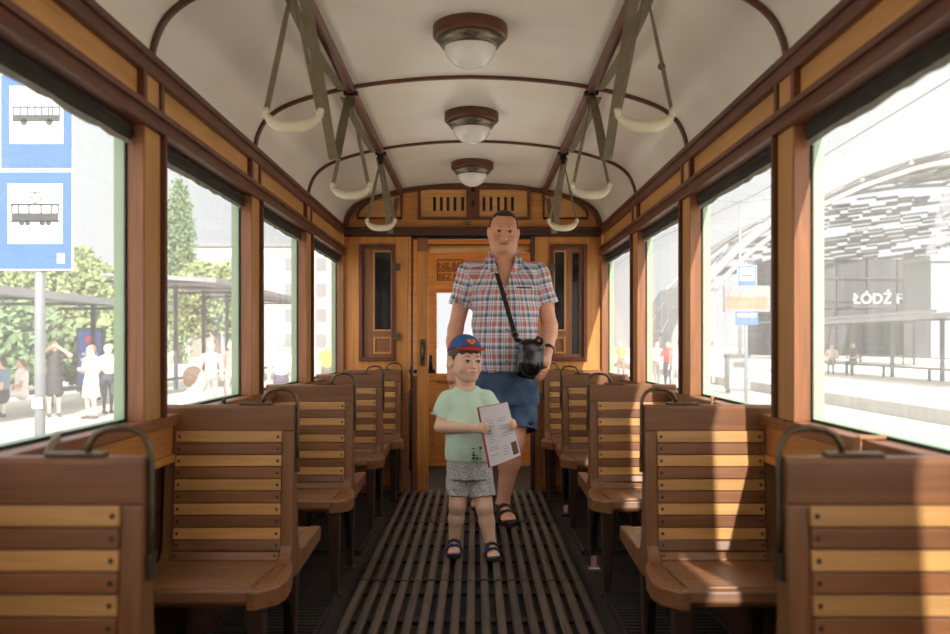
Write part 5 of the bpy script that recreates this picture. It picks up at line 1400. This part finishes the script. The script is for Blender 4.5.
while z < 18:
    xs_ = [p[0] for p in ga if p[1] > z]
    if len(xs_) > 1:
        x = min(xs_)
        while x < max(xs_):
            ln = rr.uniform(1.2, 3.4); sl_z = rr.uniform(.1, .5)
            if rr.random() < .72: m.obox((min(x + ln / 2, max(xs_)), 22.8, z), (ln / 2, 0, .12 * ln / 2), (0, .08, 0), (-.02, 0, .10 + .12 * rr.random()))
            x += ln
    z += .44
m.build('far_louvres', M['roofglass'], st)
m = MB(); xa = rp(826, 0, 96).x - 40; m.box(xa - 7, 66, 12, 20, 0, 9.6)
for i in range(24): m.box(xa - 6.5 + 3 * i, xa - 6.3 + 3 * i, 11.7, 12, 0, 9.6)
for i in range(4): m.box(xa - 7, 66, 11.75, 12, 2.2 * i + 1, 2.2 * i + 1.2)
m.build('dark_facade', M['facade'], st)
m = MB(); pA = rp(904, 266, 84); m.box(pA.x - 40, pA.x - 40 + 20, -1, 4, 0, pA.z + .3 + .2); m.box(pA.x - 40 - .2, pA.x - 40 + 20, -1.3, 4, pA.z + .3, pA.z + .75); m.build('glass_porch', M['mid_grey'], st)
pL = rp(853, 303.5, 83.4); text_mesh('station_name', 'ŁÓDŹ F', 1.3, M['white'], st, Matrix.Translation((pL.x - 40, 3.4, pL.z + .3)) @ Matrix.Rotation(PI / 2, 4, 'X'), .1, .0)
sg = MB(); sg.box(pL.x - 40, pL.x - 40 + 4, 3.55, 3.7, pL.z + .3 - .35, pL.z + .3 - .2)
for i in range(3): sg.box(pL.x - 40 + 1.8 * i, pL.x - 40 + 1.8 * i + .1, 3.6, 12, pL.z - .05, pL.z + .08)
sg.build('name_rail', M['dark_frame'], st)
shelter('long low shelter with posts in front of the station, right side', 14.2, 24, 44, 1.78, 3.0, 6, -.30, 1)
shelter('pale shelter nearer the station, behind the long one', 24, 48, 80, 2.6, 4, 5, -.30, 1)
R_ = 'people at the right stop'
v = at(832, 342, 39); bg_person('person in a light top seated in the right shelter, left one of the two', v.x, v.y, -.30, 1.66, -.5, 'sit', (200, 160, 140), (210, 190, 180), (120, 110, 110), (90, 76, 66), False, R_)
v = at(853, 342, 38); bg_person('hunched person in black seated in the right shelter', v.x, v.y, -.30, 1.70, -.7, 'sit', (196, 156, 136), (40, 40, 44), (44, 44, 50), (60, 50, 44), False, R_)
for px, d, lab, top, bot in ((668, 31, 'person in a red shirt standing outside the third right window', (196, 66, 60), (70, 72, 90)), (657, 34, 'person in a white shirt left of the one in red, third right window', (226, 222, 216), (120, 110, 110)), (676, 30, 'person in a pale pink top right of the one in red, third right window', (216, 170, 164), (200, 196, 190)), (714, 36, 'person in a pale shirt by the litter bin, second right window', (220, 200, 190), (180, 176, 172)), (621, 40, 'person in an orange top in the farthest right window', (214, 140, 90), (110, 104, 100))):
    v = at(px, 342, d); bg_person(lab, v.x, v.y, GZ if v.x < 9.4 else -.30, 1.68, random.Random(px).uniform(-1, 1), 'walk', (210, 168, 148), top, bot, (96, 76, 64), False, R_)
# stop post on the right with its boards
v = at(746, 342, 25); r = tag(empty('stop_sign_post', (v.x, v.y, GZ)), 'stop post with blue and white signs and an orange board, second right window', 'sign post')
q = FPX / 25; zz = lambda py: CAMZ + (HORIZON - py) / q - GZ
m = MB(); m.tube([(0, 0, 0), (0, 0, zz(262))], .05, 12); m.build('pole', M['pole'], r)
sign(-.0, (zz(266) + zz(286)) / 2, .50, 20 / q, 'bus', r, -.10)
m = MB(); m.box(-.62, .62, -.12, .0, zz(312), zz(286)); bd = m.build('departure_board', M['board'], r, .01); m = MB(); m.box(-.55, .55, -.125, -.12, zz(309), zz(297)); m.build('board_screen', M['info'], bd)
m = MB(); m.box(-.30, .30, -.09, -.06, zz(325), zz(312)); p = m.build('lower_sign', M['blue'], r); m = MB(); m.box(-.25, .25, -.095, -.09, zz(317), zz(313.5)); m.build('sign_stripe', M['white'], p)
v = at(737, 342, 30); r = tag(empty('litter_bin', (v.x, v.y, GZ)), 'grey upright litter bin beside the right stop post', 'bin')
m = MB(); m.box(-.34, .34, -.3, .3, .12, 1.15); m.box(-.3, .3, -.26, .26, 0, .12); m.build('bin_case', M['mid_grey'], r, .02); m = MB(); m.box(-.36, .36, -.32, .32, 1.15, 1.25); m.box(-.2, .2, -.31, -.3, .85, 1.02); m.build('bin_lid', M['dark_frame'], r, .01)
v = at(740, 342, 70); r = tag(empty('street_lamp', (v.x, v.y, -.3)), 'tall slim street lamp with two arms in the second right window', 'lamp post')
m = MB(); hh = CAMZ + (342 - 200) * 70 / FPX + .3; m.tube([(0, 0, 0), (0, 0, hh)], [.16, .08], 10); m.build('mast', M['pole'], r)
for s in (-1, 1): m = MB(); m.tube([(0, 0, hh - .2), (s * 1.2, 0, hh), (s * 2.4, 0, hh + .1)], .06, 6); m.box(s * 1.8, s * 2.8, -.15, .15, hh + .05, hh + .18); m.build('lamp_arm', M['pole'], r)
# overhead wires
for i, (x, z, lab) in enumerate(((-5.0, 4.9, 'lower of the overhead wires above the left stop'), (-7.5, 6.2, 'upper of the overhead wires above the left stop'), (7.6, 5.2, 'overhead wire above the right tracks, lower one'), (8.4, 6.9, 'overhead wire above the right tracks, upper one'))):
    m = MB(); m.tube([(x, 1 + 4 * k, z + .15 * math.sin(k * .8)) for k in range(30)], .014, 5); tag(m.build('overhead_wire', M['pole']), lab, 'wire', 'overhead wires')

# ---------------------------------------------------------------- light
SUN = Vector((-.17, 1.0, -.62)).normalized()
w = bpy.data.worlds.new('hazy_sky'); SC.world = w; w.use_nodes = True
nt = w.node_tree; N = nt.nodes; L = nt.links; bg = N['Background']
tc = N.new('ShaderNodeTexCoord'); dt = N.new('ShaderNodeVectorMath'); dt.operation = 'DOT_PRODUCT'; dt.inputs[1].default_value = -SUN
L.new(tc.outputs['Generated'], dt.inputs[0]); r = N.new('ShaderNodeValToRGB'); e = r.color_ramp.elements
e[0].position = .0; e[0].color = (.80, .83, .85, 1); e[1].position = 1.0; e[1].color = (SKY_SUN, SKY_SUN * .97, SKY_SUN * .92, 1)
q = e.new(.55); q.color = (1.1, 1.1, 1.1, 1); q = e.new(.25); q.color = (.82, .845, .86, 1)
mr = N.new('ShaderNodeMapRange'); mr.inputs['From Min'].default_value = -1; L.new(dt.outputs['Value'], mr.inputs['Value']); L.new(mr.outputs[0], r.inputs[0])
cl = N.new('ShaderNodeTexNoise'); cl.inputs['Scale'].default_value = 2.2; cl.inputs['Detail'].default_value = 5; L.new(tc.outputs['Generated'], cl.inputs['Vector'])
c2 = N.new('ShaderNodeMapRange'); c2.inputs['To Min'].default_value = .88; c2.inputs['To Max'].default_value = 1.1; L.new(cl.outputs['Fac'], c2.inputs['Value'])
sx_ = N.new('ShaderNodeSeparateXYZ'); L.new(tc.outputs['Generated'], sx_.inputs[0])
el_ = N.new('ShaderNodeMapRange'); el_.interpolation_type = 'SMOOTHSTEP'; el_.inputs['From Min'].default_value = .26; el_.inputs['From Max'].default_value = .75; el_.inputs['To Min'].default_value = SKY_STR; el_.inputs['To Max'].default_value = SKY_STR * ZENITH
L.new(sx_.outputs[2], el_.inputs['Value'])
ml = N.new('ShaderNodeMath'); ml.operation = 'MULTIPLY'; L.new(el_.outputs[0], ml.inputs[1]); L.new(c2.outputs[0], ml.inputs[0])
L.new(r.outputs[0], bg.inputs['Color']); L.new(ml.outputs[0], bg.inputs['Strength'])
sl_ = bpy.data.lights.new('sun', 'SUN'); sl_.energy = SUN_E; sl_.angle = math.radians(.8); sl_.color = (1, .955, .88)
so = bpy.data.objects.new('sun', sl_); COL.objects.link(so); so.rotation_euler = SUN.to_track_quat('-Z', 'Y').to_euler()
cd = bpy.data.cameras.new('camera'); cam = bpy.data.objects.new('camera', cd); COL.objects.link(cam)
cam.location = (CAMX, 0, CAMZ); cam.rotation_euler = (PI / 2, 0, 0); cd.lens = FPX / 950 * 36; cd.sensor_width = 36; cd.shift_y = (HORIZON - 317) / 950
cd.clip_start = .05; cd.clip_end = 600
cd.dof.use_dof = True; cd.dof.focus_distance = 4.9; cd.dof.aperture_fstop = 3.2
SC.camera = cam
vs_ = SC.view_settings; vs_.view_transform = 'Standard'; vs_.look = 'None'; vs_.gamma = 1; vs_.use_curve_mapping = False; vs_.exposure = EXPO
SC.cycles.max_bounces = 12; SC.cycles.diffuse_bounces = 8; SC.cycles.transparent_max_bounces = 16; SC.cycles.sample_clamp_indirect = 8
SC.cycles.use_denoising = True
